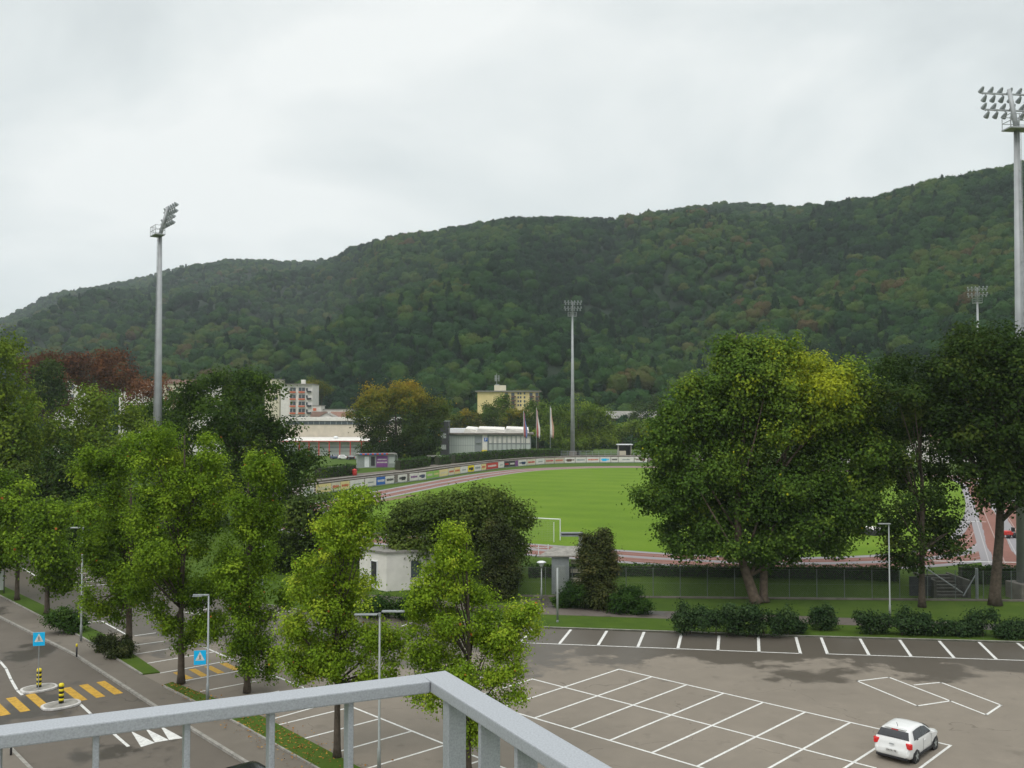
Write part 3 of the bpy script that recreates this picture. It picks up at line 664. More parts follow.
# background trees on the left
LG = 'big trees behind the car park'
ptree('broadleaf_tree', 'tall yellow green tree cut by the left edge of the photo', 'tree', -8, 0, [(-8, 362, 34, 30), (-25, 400, 50, 44), (12, 405, 32, 40), (-15, 445, 62, 42), (18, 455, 30, 34), (-10, 500, 50, 40)],
      'mid', Y=112, z=.5, seed=21, nclump=900, nleaf=34, leaf=.34, cr=1.4, r=.4, nl=20, tb=.78, group=LG, zcut=1)
ptree('broadleaf_tree', 'soft light green rounded tree below the red brown crowns', 'tree', 95, 0, [(100, 412, 36, 24), (78, 435, 40, 30), (118, 437, 38, 32), (55, 455, 34, 26), (95, 470, 60, 40), (140, 455, 24, 26)],
      'mid', Y=122, z=1, seed=22, nclump=800, nleaf=32, leaf=.34, cr=1.3, r=.35, nl=18, tb=.74, tv=.12, group=LG)
ptree('broadleaf_tree', 'dark green low tree filling the gap behind the small street trees', 'tree', 62, 0, [(60, 470, 44, 28), (90, 490, 44, 34), (35, 495, 36, 34), (75, 520, 60, 36)], 'dark', Y=106, z=1, seed=23, nclump=620, nleaf=32, leaf=.34, cr=1.3, r=.35, nl=14, tb=.5, group=LG)
ptree('broadleaf_tree', 'large dark green tree in front of the white apartment block', 'tree', 238, 0,
      [(205, 392, 28, 22), (240, 388, 30, 20), (262, 402, 28, 26), (192, 420, 34, 34), (240, 425, 44, 36), (282, 440, 28, 26), (215, 460, 52, 42), (275, 472, 44, 36), (300, 470, 22, 24), (235, 505, 66, 40), (180, 470, 30, 40)],
      'mid', Y=126, z=1, seed=24, nclump=1300, nleaf=34, leaf=.36, cr=1.35, r=.5, nl=26, tb=.27, tv=.14, group=LG)
ptree('broadleaf_tree', 'dark low tree behind the light green street tree, left of the white house', 'tree', 322, 0, [(318, 515, 38, 24), (350, 520, 32, 26), (300, 540, 36, 30), (345, 545, 36, 26), (285, 555, 22, 26)],
      'olive', Y=96, z=1, seed=25, nclump=560, nleaf=34, leaf=.3, cr=1.1, r=.25, nl=12, tb=.32, group=LG)
RG = 'red leaved trees before the distant houses'
ptree('red_leaved_tree', 'largest rust red tree with bare branches beside the left mast', 'tree', 105, 0, [(98, 362, 22, 14), (118, 368, 26, 16), (80, 372, 28, 14), (132, 382, 16, 12), (105, 385, 34, 12)],
      'red', Y=262, z=1.5, seed=31, nclump=330, nleaf=26, leaf=.6, cr=2.4, r=.55, nl=16, start=.35, group=RG)
ptree('red_leaved_tree', 'dull red tree left of the rust red crown', 'tree', 52, 0, [(60, 364, 28, 12), (38, 372, 22, 16), (70, 375, 20, 12)], 'red', Y=255, z=1.5, seed=32, nclump=240, nleaf=24, leaf=.6, cr=2.2, r=.5, nl=12, start=.35, tb=.28, group=RG)
ptree('red_leaved_tree', 'low wine red tree between white walls at the far left', 'tree', 50, 0, [(48, 398, 20, 18), (60, 400, 14, 14), (38, 405, 12, 14)], 'red', Y=235, z=1.5, seed=33, nclump=170, nleaf=26, leaf=.55, cr=1.9, r=.35, nl=10, start=.3, tb=.2, group=RG)
ptree('red_leaved_tree', 'thin reddish tree immediately around the foot of the left mast', 'tree', 143, 0, [(140, 388, 20, 12), (165, 388, 14, 12), (138, 404, 18, 14), (162, 400, 16, 10)], 'red', Y=238, z=1.5, seed=34, nclump=170, nleaf=18, leaf=.5, cr=1.8, r=.35, nl=12, start=.3, tb=.4, group=RG)
ptree('broadleaf_tree', 'small dark tree in front of the dull red crowns', 'tree', 46, 0, [(48, 372, 14, 13), (40, 385, 18, 18), (52, 395, 16, 18)], 'dark', Y=215, z=1.5, seed=35, nclump=170, nleaf=26, leaf=.55, cr=1.8, r=.35, nl=8, group=LG)

ptree('broadleaf_tree', 'low dark green tree right of the left mast foot, before the pale houses', 'tree', 168, 0, [(160, 412, 22, 14), (185, 405, 18, 14), (150, 425, 26, 20), (178, 425, 26, 22)], 'mid', Y=170, z=1.5, seed=36, nclump=300, nleaf=32, leaf=.42, cr=1.6, r=.35, nl=8, tb=.35, group=LG)
# park by the fence
ptree('copper_shrub', 'wide dark olive hornbeam clump above the white house', 'tree', 440, 0, [(425, 512, 30, 22), (408, 530, 24, 28), (452, 512, 34, 26), (430, 555, 42, 32), (470, 550, 32, 34), (420, 562, 16, 18)],
      'olive', Y=89, z=.8, seed=41, nclump=950, nleaf=36, leaf=.25, cr=.95, r=.25, nl=16, tb=.5, tv=.12, group='hornbeams by the sports ground')
ptree('copper_shrub', 'dark olive hornbeam whose right side hides the goal', 'tree', 492, 0, [(470, 508, 30, 22), (485, 505, 30, 20), (505, 515, 25, 26), (490, 540, 36, 34), (512, 545, 17, 24), (480, 570, 30, 20)],
      'olive', Y=88, z=.8, seed=42, nclump=800, nleaf=36, leaf=.25, cr=.9, r=.25, nl=14, tb=.48, tv=.12, group='hornbeams by the sports ground')
ptree('yew_tree', 'upright brownish green conifer standing in front of the hornbeam', 'tree', 500, 598, [(500, 535, 15, 18), (500, 560, 21, 28), (500, 580, 22, 22)], 'rust', z=.1, seed=43, bs=.5, nclump=420, nleaf=34, leaf=.17, cr=.6, r=.14, nl=6, tb=.35, up=.9)
ptree('cypress_tree', 'reddish brown upright conifer beside the entrance gate', 'tree', 597, 606, [(589, 545, 8, 14), (604, 543, 8, 16), (597, 560, 18, 24), (598, 582, 21, 26)], 'rust', z=.1, seed=44, bs=.5, nclump=900, nleaf=36, leaf=.16, cr=.55, r=.14, nl=6, tb=.5, up=1.1, trunk=True)
BG = 'round bushes by the entrance gate'
ptree('round_bush', 'clipped dark bush between the plain pole and the brown conifer', 'bush', 571, 607, [(571, 592, 15, 13), (566, 598, 12, 9), (580, 597, 12, 9)], 'hedge', z=.1, seed=45, nclump=260, nleaf=30, leaf=.14, cr=.45, r=.05, trunk=False, tb=.45, group=BG)
ptree('round_bush', 'low dome shaped bush right of the brown conifer', 'bush', 632, 613, [(630, 602, 18, 12), (643, 605, 12, 9), (618, 604, 10, 9)], 'hedge', z=.1, seed=46, nclump=280, nleaf=30, leaf=.14, cr=.45, r=.05, trunk=False, tb=.4, group=BG)
ptree('round_bush', 'dark green bushes under the white house wall, left part', 'bush', 388, 616, [(385, 603, 14, 11), (375, 607, 12, 10)], 'hedge', z=.05, seed=47, nclump=220, nleaf=30, leaf=.15, cr=.45, r=.05, trunk=False, tb=.5, group='bushes under the white house')
ptree('round_bush', 'dark green bush under the white house wall, right part', 'bush', 412, 618, [(410, 606, 16, 11), (425, 608, 13, 10)], 'hedge', z=.05, seed=48, nclump=220, nleaf=30, leaf=.15, cr=.45, r=.05, trunk=False, tb=.35, group='bushes under the white house')
ptree('broadleaf_tree', 'great maple with a yellow dome on top standing before the pitch', 'tree', 757, 603,
      [(745, 372, 38, 38), (718, 392, 32, 32), (775, 360, 26, 26), (815, 384, 46, 40), (845, 395, 34, 34), (690, 412, 36, 30), (866, 425, 22, 34), (662, 440, 30, 24), (760, 425, 80, 52), (700, 460, 56, 44), (830, 460, 50, 44),
       (672, 492, 36, 26), (655, 500, 22, 16), (860, 490, 26, 26), (745, 500, 74, 44), (806, 510, 54, 36), (706, 528, 40, 26), (790, 540, 38, 26), (850, 515, 24, 22), (735, 545, 26, 16), (690, 545, 24, 14), (830, 545, 20, 14), (870, 455, 20, 40), (850, 420, 34, 34), (800, 405, 60, 40), (775, 555, 30, 16), (790, 500, 60, 40), (720, 420, 40, 30), (740, 358, 30, 24)],
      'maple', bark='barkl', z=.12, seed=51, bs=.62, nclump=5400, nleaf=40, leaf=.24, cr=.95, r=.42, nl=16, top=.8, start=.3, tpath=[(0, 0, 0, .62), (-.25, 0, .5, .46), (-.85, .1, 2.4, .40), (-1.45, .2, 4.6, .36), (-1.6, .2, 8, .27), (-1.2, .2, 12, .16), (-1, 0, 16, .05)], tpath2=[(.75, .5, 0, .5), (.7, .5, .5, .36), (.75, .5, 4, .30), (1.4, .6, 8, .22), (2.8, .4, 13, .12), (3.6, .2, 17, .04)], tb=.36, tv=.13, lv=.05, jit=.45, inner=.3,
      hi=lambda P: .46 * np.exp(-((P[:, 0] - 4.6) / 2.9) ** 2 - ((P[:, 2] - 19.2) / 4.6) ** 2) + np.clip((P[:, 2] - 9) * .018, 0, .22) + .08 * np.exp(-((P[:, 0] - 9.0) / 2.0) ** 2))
ptree('broadleaf_tree', 'thinner dark tree with a straight trunk behind the lamp on the lawn', 'tree', 922, 607,
      [(918, 375, 34, 26), (895, 405, 30, 34), (935, 405, 32, 38), (890, 450, 26, 36), (925, 455, 40, 40), (905, 495, 36, 34), (940, 505, 30, 32), (895, 530, 22, 18), (950, 540, 22, 18), (920, 550, 34, 18)],
      'dark', z=.12, seed=52, bs=.9, nclump=820, nleaf=36, leaf=.23, cr=.85, r=.27, nl=24, top=.85, start=.25, tb=.4, jit=.5, inner=.3, group='dark trees on the right of the lawn')
ptree('broadleaf_tree', 'biggest dark tree at the right edge, beside the concrete mast foot', 'tree', 995, 605,
      [(982, 345, 36, 30), (950, 375, 34, 34), (1010, 375, 40, 40), (1050, 390, 44, 50), (940, 415, 34, 30), (985, 420, 46, 40), (1035, 440, 48, 40), (965, 455, 32, 26), (1010, 470, 40, 28), (985, 490, 24, 20)],
      'dark', z=.12, seed=53, bs=.65, nclump=2100, nleaf=36, leaf=.26, cr=1.0, r=.46, nl=20, top=.8, start=.35, tb=.46, jit=.35, yoff=-1.6, lean=(1, -.6), group='dark trees on the right of the lawn')
SH = 'shrubs in the strip above the far parking bays'
def shrub(px, py, w, h, label, seed, mat='blue', n=190):
    w *= 1.25; h *= .92
    k = 4; rg = random.Random(seed)
    bl = [(px + rg.uniform(-.75, .75) * w, py - h * rg.uniform(.22, .78), w * rg.uniform(.28, .55), h * rg.uniform(.2, .36)) for _ in range(k + 2)]
    ptree('shrub', label, 'shrub', px, py, bl, mat, z=.1, seed=seed, nclump=n, nleaf=22, leaf=.15, cr=.42, r=.05, trunk=False, up=.7, group=SH, tb=.5)
for a in ((690, 634, 18, 30, 'blue green shrub at the left end of the shrub row below the maple', 61), (716, 635, 17, 30, 'rounded shrub in the row under the maple, second from the left', 62), (738, 634, 14, 34, 'shrub below the pale maple trunk', 63),
          (764, 636, 16, 34, 'shrub with a ragged top right of the maple trunk', 64), (788, 634, 14, 30, 'shrub at the right end of the row below the maple', 65), (822, 630, 10, 24, 'small lone vase shaped shrub between maple and lamp', 66),
          (872, 634, 12, 26, 'open shrub immediately left of the lawn lamp', 67), (902, 635, 16, 28, 'loose shrub immediately right of the lawn lamp', 68), (926, 635, 13, 22, 'low shrub in front of the straight dark trunk', 69),
          (950, 636, 13, 24, 'low shrub right of the straight dark trunk', 70), (983, 636, 14, 30, 'taller shrub left of the right hand trunk', 71), (1014, 638, 14, 18, 'shrub at the right edge of the photo', 72)): shrub(*a)
VB = 'bushes on the road verge'
ptree('verge_bush', 'green rounded bush on the verge beside the small street tree', 'bush', 66, 632, [(62, 620, 13, 11), (74, 622, 10, 9)], 'hedge', z=.07, seed=75, nclump=240, nleaf=26, leaf=.14, cr=.45, r=.05, trunk=False, tb=.62, group=VB)
ptree('verge_bush', 'smaller dark reddish bush on the verge', 'bush', 103, 650, [(103, 642, 9, 9)], 'rust', z=.07, seed=76, nclump=130, nleaf=26, leaf=.12, cr=.4, r=.05, trunk=False, tb=.2, group=VB)
ptree('verge_bush', 'larger dark reddish bush touching the street trunk', 'bush', 117, 657, [(116, 646, 12, 11), (124, 649, 8, 8)], 'rust', z=.07, seed=77, nclump=200, nleaf=26, leaf=.12, cr=.4, r=.05, trunk=False, tb=.3, group=VB)

# distant trees
FT = 'trees beyond the sports ground'
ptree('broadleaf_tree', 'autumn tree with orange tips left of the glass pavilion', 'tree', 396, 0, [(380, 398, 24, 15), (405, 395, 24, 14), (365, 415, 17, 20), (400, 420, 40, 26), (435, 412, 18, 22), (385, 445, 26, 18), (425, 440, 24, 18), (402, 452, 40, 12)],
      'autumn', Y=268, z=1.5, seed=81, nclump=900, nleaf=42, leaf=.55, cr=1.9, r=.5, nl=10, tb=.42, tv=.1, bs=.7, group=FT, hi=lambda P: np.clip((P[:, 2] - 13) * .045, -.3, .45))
ptree('broadleaf_tree', 'dome shaped green tree behind the middle mast', 'tree', 578, 0, [(578, 412, 26, 16), (562, 425, 24, 18), (597, 425, 20, 20), (578, 440, 36, 16)], 'mid', Y=335, z=1.5, seed=82, nclump=700, nleaf=40, leaf=.55, cr=2.0, r=.5, nl=8, bs=.7, tb=.7, tv=.14, group=FT)
for (px, Y, bl, mt, sd, lb) in ((497, 372, [(499, 406, 10, 11), (490, 416, 12, 12), (505, 420, 12, 12)], 'mid', 83, 'dark green tree covering the middle of the yellow apartment block'), (518, 365, [(517, 420, 14, 11), (508, 426, 12, 8)], 'autumn', 84, 'brownish tree in front of the yellow block and above the pavilion roof'),
        (465, 372, [(465, 419, 11, 9), (456, 424, 9, 8), (474, 424, 8, 8)], 'autumn', 85, 'small olive tree left of the yellow apartment block'), (538, 360, [(536, 415, 12, 14), (550, 412, 12, 12), (545, 428, 16, 12)], 'mid', 86, 'light green tree behind the flags'),
        (622, 345, [(620, 432, 12, 8), (634, 428, 12, 9), (650, 430, 16, 14)], 'light', 87, 'low yellowish tree below the brown factory shed'), (560, 400, [(462, 425, 8, 8), (440, 415, 8, 10)], 'dark', 88, 'dark tree at the foot of the hill behind the pavilion'),
        (322, 440, [(312, 388, 8, 10), (322, 390, 8, 8)], 'autumn', 89, 'brownish tree behind the white apartment block'), (900, 250, [(885, 420, 16, 14), (905, 428, 18, 14), (925, 420, 18, 14)], 'mid', 90, 'green tree before the pale houses on the right'),
        (985, 255, [(965, 425, 18, 16), (985, 430, 18, 12), (1005, 425, 20, 16)], 'mid', 91, 'green tree right of the pale houses near the far right mast'), (640, 420, [(470, 405, 1, 1), (640, 412, 12, 10), (660, 408, 14, 12), (690, 412, 16, 12)], 'dark', 92, 'dark tree by the right end of the factory shed')):
    ptree('broadleaf_tree', lb, 'tree', px, 0, [b for b in bl if b[2] > 2], mt, Y=Y, z=1.5, seed=sd, nclump=260, nleaf=36, leaf=.6, cr=1.8, r=.35, nl=6, group=FT, tb=.55)

# hedges
def hedge(label, pts, width, h, z, leaf, seed, dens=60, group='hedges around the sports ground', tb=.45):
    rg = np.random.default_rng(seed); pts = [Vector(p[:2]) for p in pts]; C = []; NN = []
    o0 = pts[0]; root = thing('hedge', label, 'hedge', (o0.x, o0.y, z), 0, group); core = MB()
    for a, b in zip(pts, pts[1:]):
        l = (b - a).length; d = (b - a) / l; n_ = np.array((-d.y, d.x, 0)); n = int(l * (2 * h + width) * dens)
        u = rg.uniform(0, l, n); f = rg.uniform(0, 2 * h + width, n); jit = rg.normal(0, .06, n)
        top = (f >= h) & (f < h + width); side = np.where(f < h, -1.0, 1.0)
        zz = np.where(top, h + jit + .08 * np.sin(u * 2.1) + .06 * np.sin(u * 5.3), np.where(f < h, f, f - h - width)); ww = np.where(top, f - h - width / 2, side * (width / 2 + jit))
        dx = np.outer(u, (d.x, d.y, 0)); C.append(np.array((a.x - o0.x, a.y - o0.y, 0)) + dx + np.outer(ww, n_) + np.outer(zz, (0, 0, 1)))
        NN.append(np.where(top[:, None], np.array((0, 0, 1.)), side[:, None] * n_) + np.array((0, 0, .35)) + rg.normal(0, .5, (n, 3)))
        m_ = (a + b) / 2 - o0; core.box((m_.x, m_.y, h * .46), (l, width * .8, h * .9), math.atan2(d.y, d.x))
    C = np.concatenate(C); NN = np.concatenate(NN); T = tb + .12 * np.sin(C[:, 0] * 1.3) + rg.normal(0, .16, len(C))
    leaf_mesh('foliage', C, NN, leaf * rg.uniform(.7, 1.3, len(C)), T, L['hedge'], root)
    core.build('inner_branches', simple('hedge_twigs', (.03, .035, .018), .95), root)
hedge('long clipped hedge on the bank behind the wire fence, left of the stairs', [(1.5, 86), (12, 86.3), (30, 85.8), (35, 85.5)], 1.1, 1.55, .78, .15, 1, 70)
hedge('short hedge behind the wire fence right of the stairs', [(40.6, 85.2), (58, 84)], 1.1, 1.55, .9, .15, 2, 70)

# ------------------------------------------------------------------ wire fence
def wire_fence():
    A, B = Vector((.6, 83.0, .1)), Vector((50, 80.6, .1)); root = thing('wire_fence', 'long chain link fence with grey posts in front of the hedge', 'fence', A); d = (B - A); l = d.length; d.normalize(); H = 2.6
    n = int(l / 2.25)
    for i in range(n + 1):
        q = d * (i * l / n); MB().tube([q, q + Vector((0, 0, H))], .035, 6).build('post', M['net'], root)
    mb = MB(); w = .004
    for zz in (.12, 1.3, H - .05): mb.box(d * l / 2 + Vector((0, 0, zz)), (l, .01, .01), math.atan2(d.y, d.x))
    st = .16; k = int(l / st); mm = int(H / st)
    for i in range(-mm, k):
        for sgn in (1, -1):
            u0, u1 = i * st, i * st + H
            a0, a1 = max(0, u0), min(l, u1)
            if a1 <= a0: continue
            z0, z1 = (a0 - u0), (a1 - u0)
            if sgn < 0: z0, z1 = H - z0, H - z1
            p, q = d * a0 + Vector((0, 0, z0)), d * a1 + Vector((0, 0, z1)); t = (q - p).normalized(); nn = t.cross(Vector((-d.y, d.x, 0))) * w
            mb.quad(p - nn, q - nn, q + nn, p + nn)
    mb.build('mesh_panel', M['net'], root)
    MB().box(d * l / 2 + Vector((0, 0, .05)), (l, .18, .2), math.atan2(d.y, d.x)).build('plinth', M['dconc'], root)
wire_fence()

# ------------------------------------------------------------------ balcony railing
def railing():
    D = .6; z = CAMH - D
    def cr(px, py): r = ray(px, py); t = -D / r[2]; return Vector((r[0] * t, r[1] * t))
    C = cr(431, 681); a = (cr(0, 735) - C).normalized(); b = Vector((-a.y, a.x))
    b = (cr(569.7, 768) - C).normalized()               # b runs towards the viewer
    w, h = .066, .027; root = thing('balcony_railing', 'galvanised steel balcony railing with flat bars at the bottom of the photo', 'railing', (C.x, C.y, z - 1.05), 0)
    def rail(d, l, side, start):
        # outer face lies away from the balcony
        n_ = side * w / 2; m = d * (start + (l - start) / 2) + n_
        mb = MB().box((m.x, m.y, 1.05 - h / 2), (l - start, w, h), math.atan2(d.y, d.x))
        return mb
    ia, ib = Vector((a.y, -a.x)), Vector((-b.y, b.x))
    if ia.y < 0: ia = -ia
    if ib.x < 0: ib = -ib
    _ = 0                                     # outward normals of the two arms
    rail(a, 3.2, ia, .0015).build('top_rail', M['galv'], root, bevel=.003)
    e = MB(); m = b * (-w) + b * ((2.6 + w) / 2) + ib * w / 2
    e.box((m.x, m.y, 1.05 - h / 2), (2.6 + w, w, h), math.atan2(b.y, b.x)); e.build('top_rail', M['galv'], root, bevel=.003)
    # flat upright bars stand square to each arm
    ang_a, ang_b = math.atan2(a.y, a.x), math.atan2(b.y, b.x)
    for k in range(0, 20):
        q = a * (.17 * k + .18) + ia * w * .5
        MB().box((q.x, q.y, .5), (.012, .040, 1.05 - h + .03), ang_a).build('upright', M['galv'], root, bevel=.0015)
    for k in range(0, 15):
        q = b * (.155 * k + .225) + ib * w * .5
        MB().box((q.x, q.y, .5), (.012, .046, 1.05 - h + .03), ang_b).build('upright', M['galv'], root, bevel=.0015)
    q = b * .055 + ib * w * .5
    MB().box((q.x, q.y, .5), (.030, .044, 1.05 - h + .03), ang_b).build('corner_post', M['galv'], root, bevel=.002)
    z0 = z - 1.05 - .02
    pts = [C + ia * .2 + ib * .2, C + a * 3.4 + ia * .2, C + a * 3.4 + b * 3.2 + ib * .2, C + b * 3.2 + ib * .2]
    struct(MB().prism(pts, z0 - .2, z0).build('balcony_floor', M['concrete']))
railing()

# ------------------------------------------------------------------ floodlight masts
def mast(px, Y, bz, ytop, label, aim, s=1.0, name='floodlight_mast'):
    base = Vector(((px - 512) / FPX * Y, Y, bz)); top = V(px, ytop, Y).z - bz
    root = thing(name, label, 'floodlight mast', base, math.atan2(aim[1], aim[0]) - math.pi / 2, 'floodlight masts round the sports ground')
    hz = top - 3.7 * s
    MB().tube([(0, 0, .2), (0, 0, hz * .5), (0, 0, hz)], [.66 * s, .44 * s, .24 * s], 14).build('pole', M['mast'], root, True)
    MB().box((0, 0, .6), (2.2, 2.2, 1.6)).build('footing', M['dconc'], root, bevel=.05)
    MB().tube([(0, 0, hz - .1), (0, .5 * s, hz + 1.9 * s), (0, .95 * s, top)], [.24 * s, .22 * s, .18 * s], 10).build('leaning_head', M['mast'], root, True)
    for r_, (zz, yy) in enumerate(((top - .35, .95), (top - 1.95 * s, .6))):
        b = MB().box((0, yy * s + .2, zz), (5.0 * s, .13, .13)).build('crossbar', M['mast'], root)
        for row in (0, 1):
            for k in range(6):
                x = (-2.35 + .92 * k + (.0 if row == 0 else .25 - .08 * k)) * s; zl = zz + (.36 if row == 0 else -.42) * s; lam = MB()
                c = Vector((x, yy * s + .45, zl)); dr = Vector((0, .78, -.62)).normalized()
                lam.tube([c - dr * .38 * s, c - dr * .22 * s, c + dr * .05 * s, c + dr * .22 * s], [.08 * s, .14 * s, .21 * s, .235 * s], 10)
                lam.box((x, yy * s + .28, zz + (.12 if row == 0 else -.14) * s), (.06, .06, .4 * s))
                o = lam.build('floodlight', M['gm'], b)
    pf = MB().box((0, -.35 * s, hz - .3), (2.5 * s, 1.3 * s, .12))
    pl_ = pf.build('platform', M['mast'], root); rl_ = MB()
    for x in (-1.2, -.4, .4, 1.2):
        for y in (-.95, .25): rl_.tube([(x * s, y * s, hz - .3), (x * s, y * s, hz + .9)], .035 * s, 5)
    for zz in (.3, .9):
        rl_.box((0, -.95 * s, hz + zz), (2.4 * s, .05, .05)); rl_.box((0, .25 * s, hz + zz), (2.4 * s, .05, .05))
        for x in (-1.2, 1.2): rl_.box((x * s, -.35 * s, hz + zz), (.05, 1.2 * s, .05))
    rl_.build('guard_rail', M['mast'], pl_)
    ld = MB()
    for x in (-.16, .16): ld.tube([(x, -.72 * s, 2), (x, -.48 * s, hz * .5), (x, -.34 * s, hz)], .025, 4)
    for i in range(int(hz / .9) - 2):
        zz = 2.5 + i * .9; ld.box((0, -.72 * s + .38 * s * zz / hz, zz), (.34, .03, .03)); 
        if i % 3 == 0: ld.box((0, (-.72 * s + .38 * s * zz / hz) * .6, zz), (.04, .35 * s, .04))
    ld.build('ladder', M['mast'], root)
    return root
mast(158.2, 124, .8, 206, 'tall grey floodlight mast on the left, seen from the side', (.8, .6))
mast(1021.5, 82.2, .1, 86, 'nearest floodlight mast, cut by the right edge, on a concrete footing', (-.12, 1))
mast(572.6, 296, 3.2, 302, 'slim floodlight mast facing the viewer in the middle of the photo', (.05, -1), 1.12)
mast(979, 238, 1.5, 288, 'far floodlight mast peeping over the dark trees on the right', (-.45, -.9), .95)

# ------------------------------------------------------------------ lamps, poles, bollards, signs
def lamp(px, py, ytop, label, kind, z=0.0, group='street lamps'):
    b = G(px, py, z); H = V(px, ytop, b.y).z - z
    root = thing('street_lamp', label, 'lamp', b, 0, group)
    MB().tube([(0, 0, 0), (0, 0, 1.1), (0, 0, 1.15), (0, 0, H)], [.085, .085, .06, .045], 10).build('pole', M['pale' if kind != 'arm' else 'gm'], root, True)
    if kind == 'twin':
        for s_, t in ((-1, .0), (1, .10)):
            a = MB().box((s_ * .62, 0, H + .03 + s_ * .05 + t * .4), (1.05, .26, .07)); a.build('lamp_head', M['gm'], root, bevel=.02)
        MB().tube([(0, 0, H - .1), (0, 0, H + .05)], .07, 8).build('collar', M['gm'], root)
    elif kind == 'arm':
        MB().box((-.42, 0, H), (.9, .12, .09)).build('lamp_arm', M['gm'], root, bevel=.02)
        MB().box((-.62, 0, H - .06), (.5, .2, .05)).build('lamp_head', M['gm'], root)
    elif kind == 'flat':
        MB().box((-.35, 0, H + .02), (.95, .28, .08), 0).build('lamp_head', M['pale'], root, bevel=.02)
        MB().tube([(0, 0, H - .12), (0, 0, H + .04)], .07, 8).build('collar', M['gm'], root)
    elif kind == 'cone':
        MB().lathe([(.06, H - .5), (.30, H - .06)], 14).build('lamp_cone', M['pg'], root, True)
        MB().lathe([(.40, H - .06), (.42, H - .01), (.22, H + .08), (.02, H + .10)], 16).build('lamp_shade', M['whitem'], root, True)
    return root
lamp(379, 773, 614, 'tall twin headed lamp post rising beside the light green tree at the railing', 'twin')
lamp(207.5, 704, 595, 'lamp post with a short side arm carrying the second blue sign', 'arm', .07)
lamp(81, 641, 528, 'lamp post on the verge between the green bush and the dark reddish bushes', 'flat', .07)
lamp(890, 619, 524, 'slim lamp post on the lawn among the shrubs', 'flat', .1)
lamp(541.5, 601, 562, 'short park lamp with a white dish top beside the entrance path', 'cone', .1)
lamp(262, 590, 547, 'white topped lamp half hidden behind the columnar street tree', 'cone', .1)
lamp(397, 470.5, 455, 'small lamp post by the purple kiosk', 'flat', 3.0)
o = thing('pole', 'plain white pole in the grass strip next to the entrance path', 'pole', G(557.5, 622, .1))
MB().tube([(0, 0, 0), (0, 0, V(557.5, 568, G(557.5, 622, .1).y).z - .1)], .085, 10).build('shaft', M['pale'], o, True); MB().lathe([(.1, 0), (.1, .12), (.087, .14)], 10).build('base_collar', M['gm'], o)
def bollard(px, py, label):
    b = G(px, py, 0); r = thing('bollard', label, 'bollard', b, 0, 'slim bollards on the pavement')
    MB().tube([(0, 0, 0), (0, 0, .68)], .055, 10).build('post', M['dm'], r, True); MB().lathe([(.062, .68), (.062, .84), (.03, .88)], 12).build('cap', M['yel'], r, True)
bollard(76.6, 657, 'slim dark bollard with a yellow cap on the right hand pavement')
bollard(11, 755, 'slim dark bollard on the far pavement under the left end of the railing')
def island(px, py, L_, W_, label, lb2, bx, by):
    c = G(px, py, ROADZ); ang = math.atan2(vd.y, vd.x)
    o = thing('traffic_island', label, 'traffic island', c, ang, 'kerbed islands at the crossing')
    pts = [(math.copysign(abs(math.cos(t)) ** .8, math.cos(t)) * L_ / 2, math.copysign(abs(math.sin(t)) ** .8, math.sin(t)) * W_ / 2) for t in [2 * math.pi * k / 28 for k in range(28)]]
    MB().prism(pts, 0, .13).build('kerb_edge', M['island'], o, bevel=.03); MB().prism([(x * .86, y * .82) for x, y in pts], .1, .136).build('paving', M['kerb'], o)
    p = G(bx, by, ROADZ + .136); b = thing('bollard', lb2, 'bollard', p, 0, 'yellow and black bollards on the islands')
    MB().lathe([(.13, 0), (.13, 1.02), (.10, 1.08)], 16).build('body', M['black'], b, True)
    for k in range(4): MB().lathe([(.134, .14 + k * .26), (.134, .27 + k * .26)], 16).build('yellow_band', M['yel'], b, True)
    MB().lathe([(.133, 1.0), (.10, 1.09), (.02, 1.1)], 16).build('cap', M['yel'], b, True)
island(39, 689.5, 2.0, 1.55, 'low kerbed traffic island carrying the first blue sign', 'striped bollard standing beside the sign pole', 39, 687)
island(61, 706, 2.05, 1.5, 'low kerbed traffic island nearer the railing, without a sign', 'striped bollard on the island nearer the railing', 61.2, 703)
def crossing_sign(c, rz, label, pole_z=None):
    r = thing('crossing_sign', label, 'road sign', c, rz, 'blue pedestrian crossing signs')
    w, h = .66, .80
    MB().box((0, 0, 0), (w, .03, h)).build('back_plate', M['gm'], r, bevel=.01)
    MB().box((0, -.018, 0), (w - .02, .008, h - .02)).build('blue_face', M['cyan'], r)
    t = MB(); y = -.026
    t.quad((-.25, y, -.16), (.25, y, -.16), (0, y, .33)); t.build('white_triangle', M['line'], r)
    f = MB(); y = -.03                                   # little walking figure
    f.lathe([(.01, -.02), (.026, 0), (.01, .02)], 8, (0, y, .13)); f.box((0, y, .045), (.05, .006, .11))
    f.add([(-.005, y, .0), (.03, y, .0), (-.05, y, -.12), (-.075, y, -.12)], [(0, 1, 2, 3)]); f.add([(-.015, y, .0), (.02, y, .0), (.075, y, -.12), (.05, y, -.12)], [(0, 1, 2, 3)])
    f.build('walking_figure', M['black'], r)
    f = MB()
    for k in range(4): f.quad(*[(-.2 + k * .115 + dx, y, zz) for dx, zz in ((0, -.30), (.06, -.30), (.06, -.2), (0, -.2))])
    f.build('crossing_bars', M['cyan'], r)
    if pole_z is not None: MB().tube([(0, .03, pole_z), (0, .03, .3)], .03, 8).build('pole', M['gm'], r)
p = G(38.2, 689, ROADZ + .136); s_ = V(37, 639, p.y); crossing_sign((p.x, p.y, s_.z), R(12), 'square blue crossing sign on a thin pole over the traffic island', p.z - s_.z)
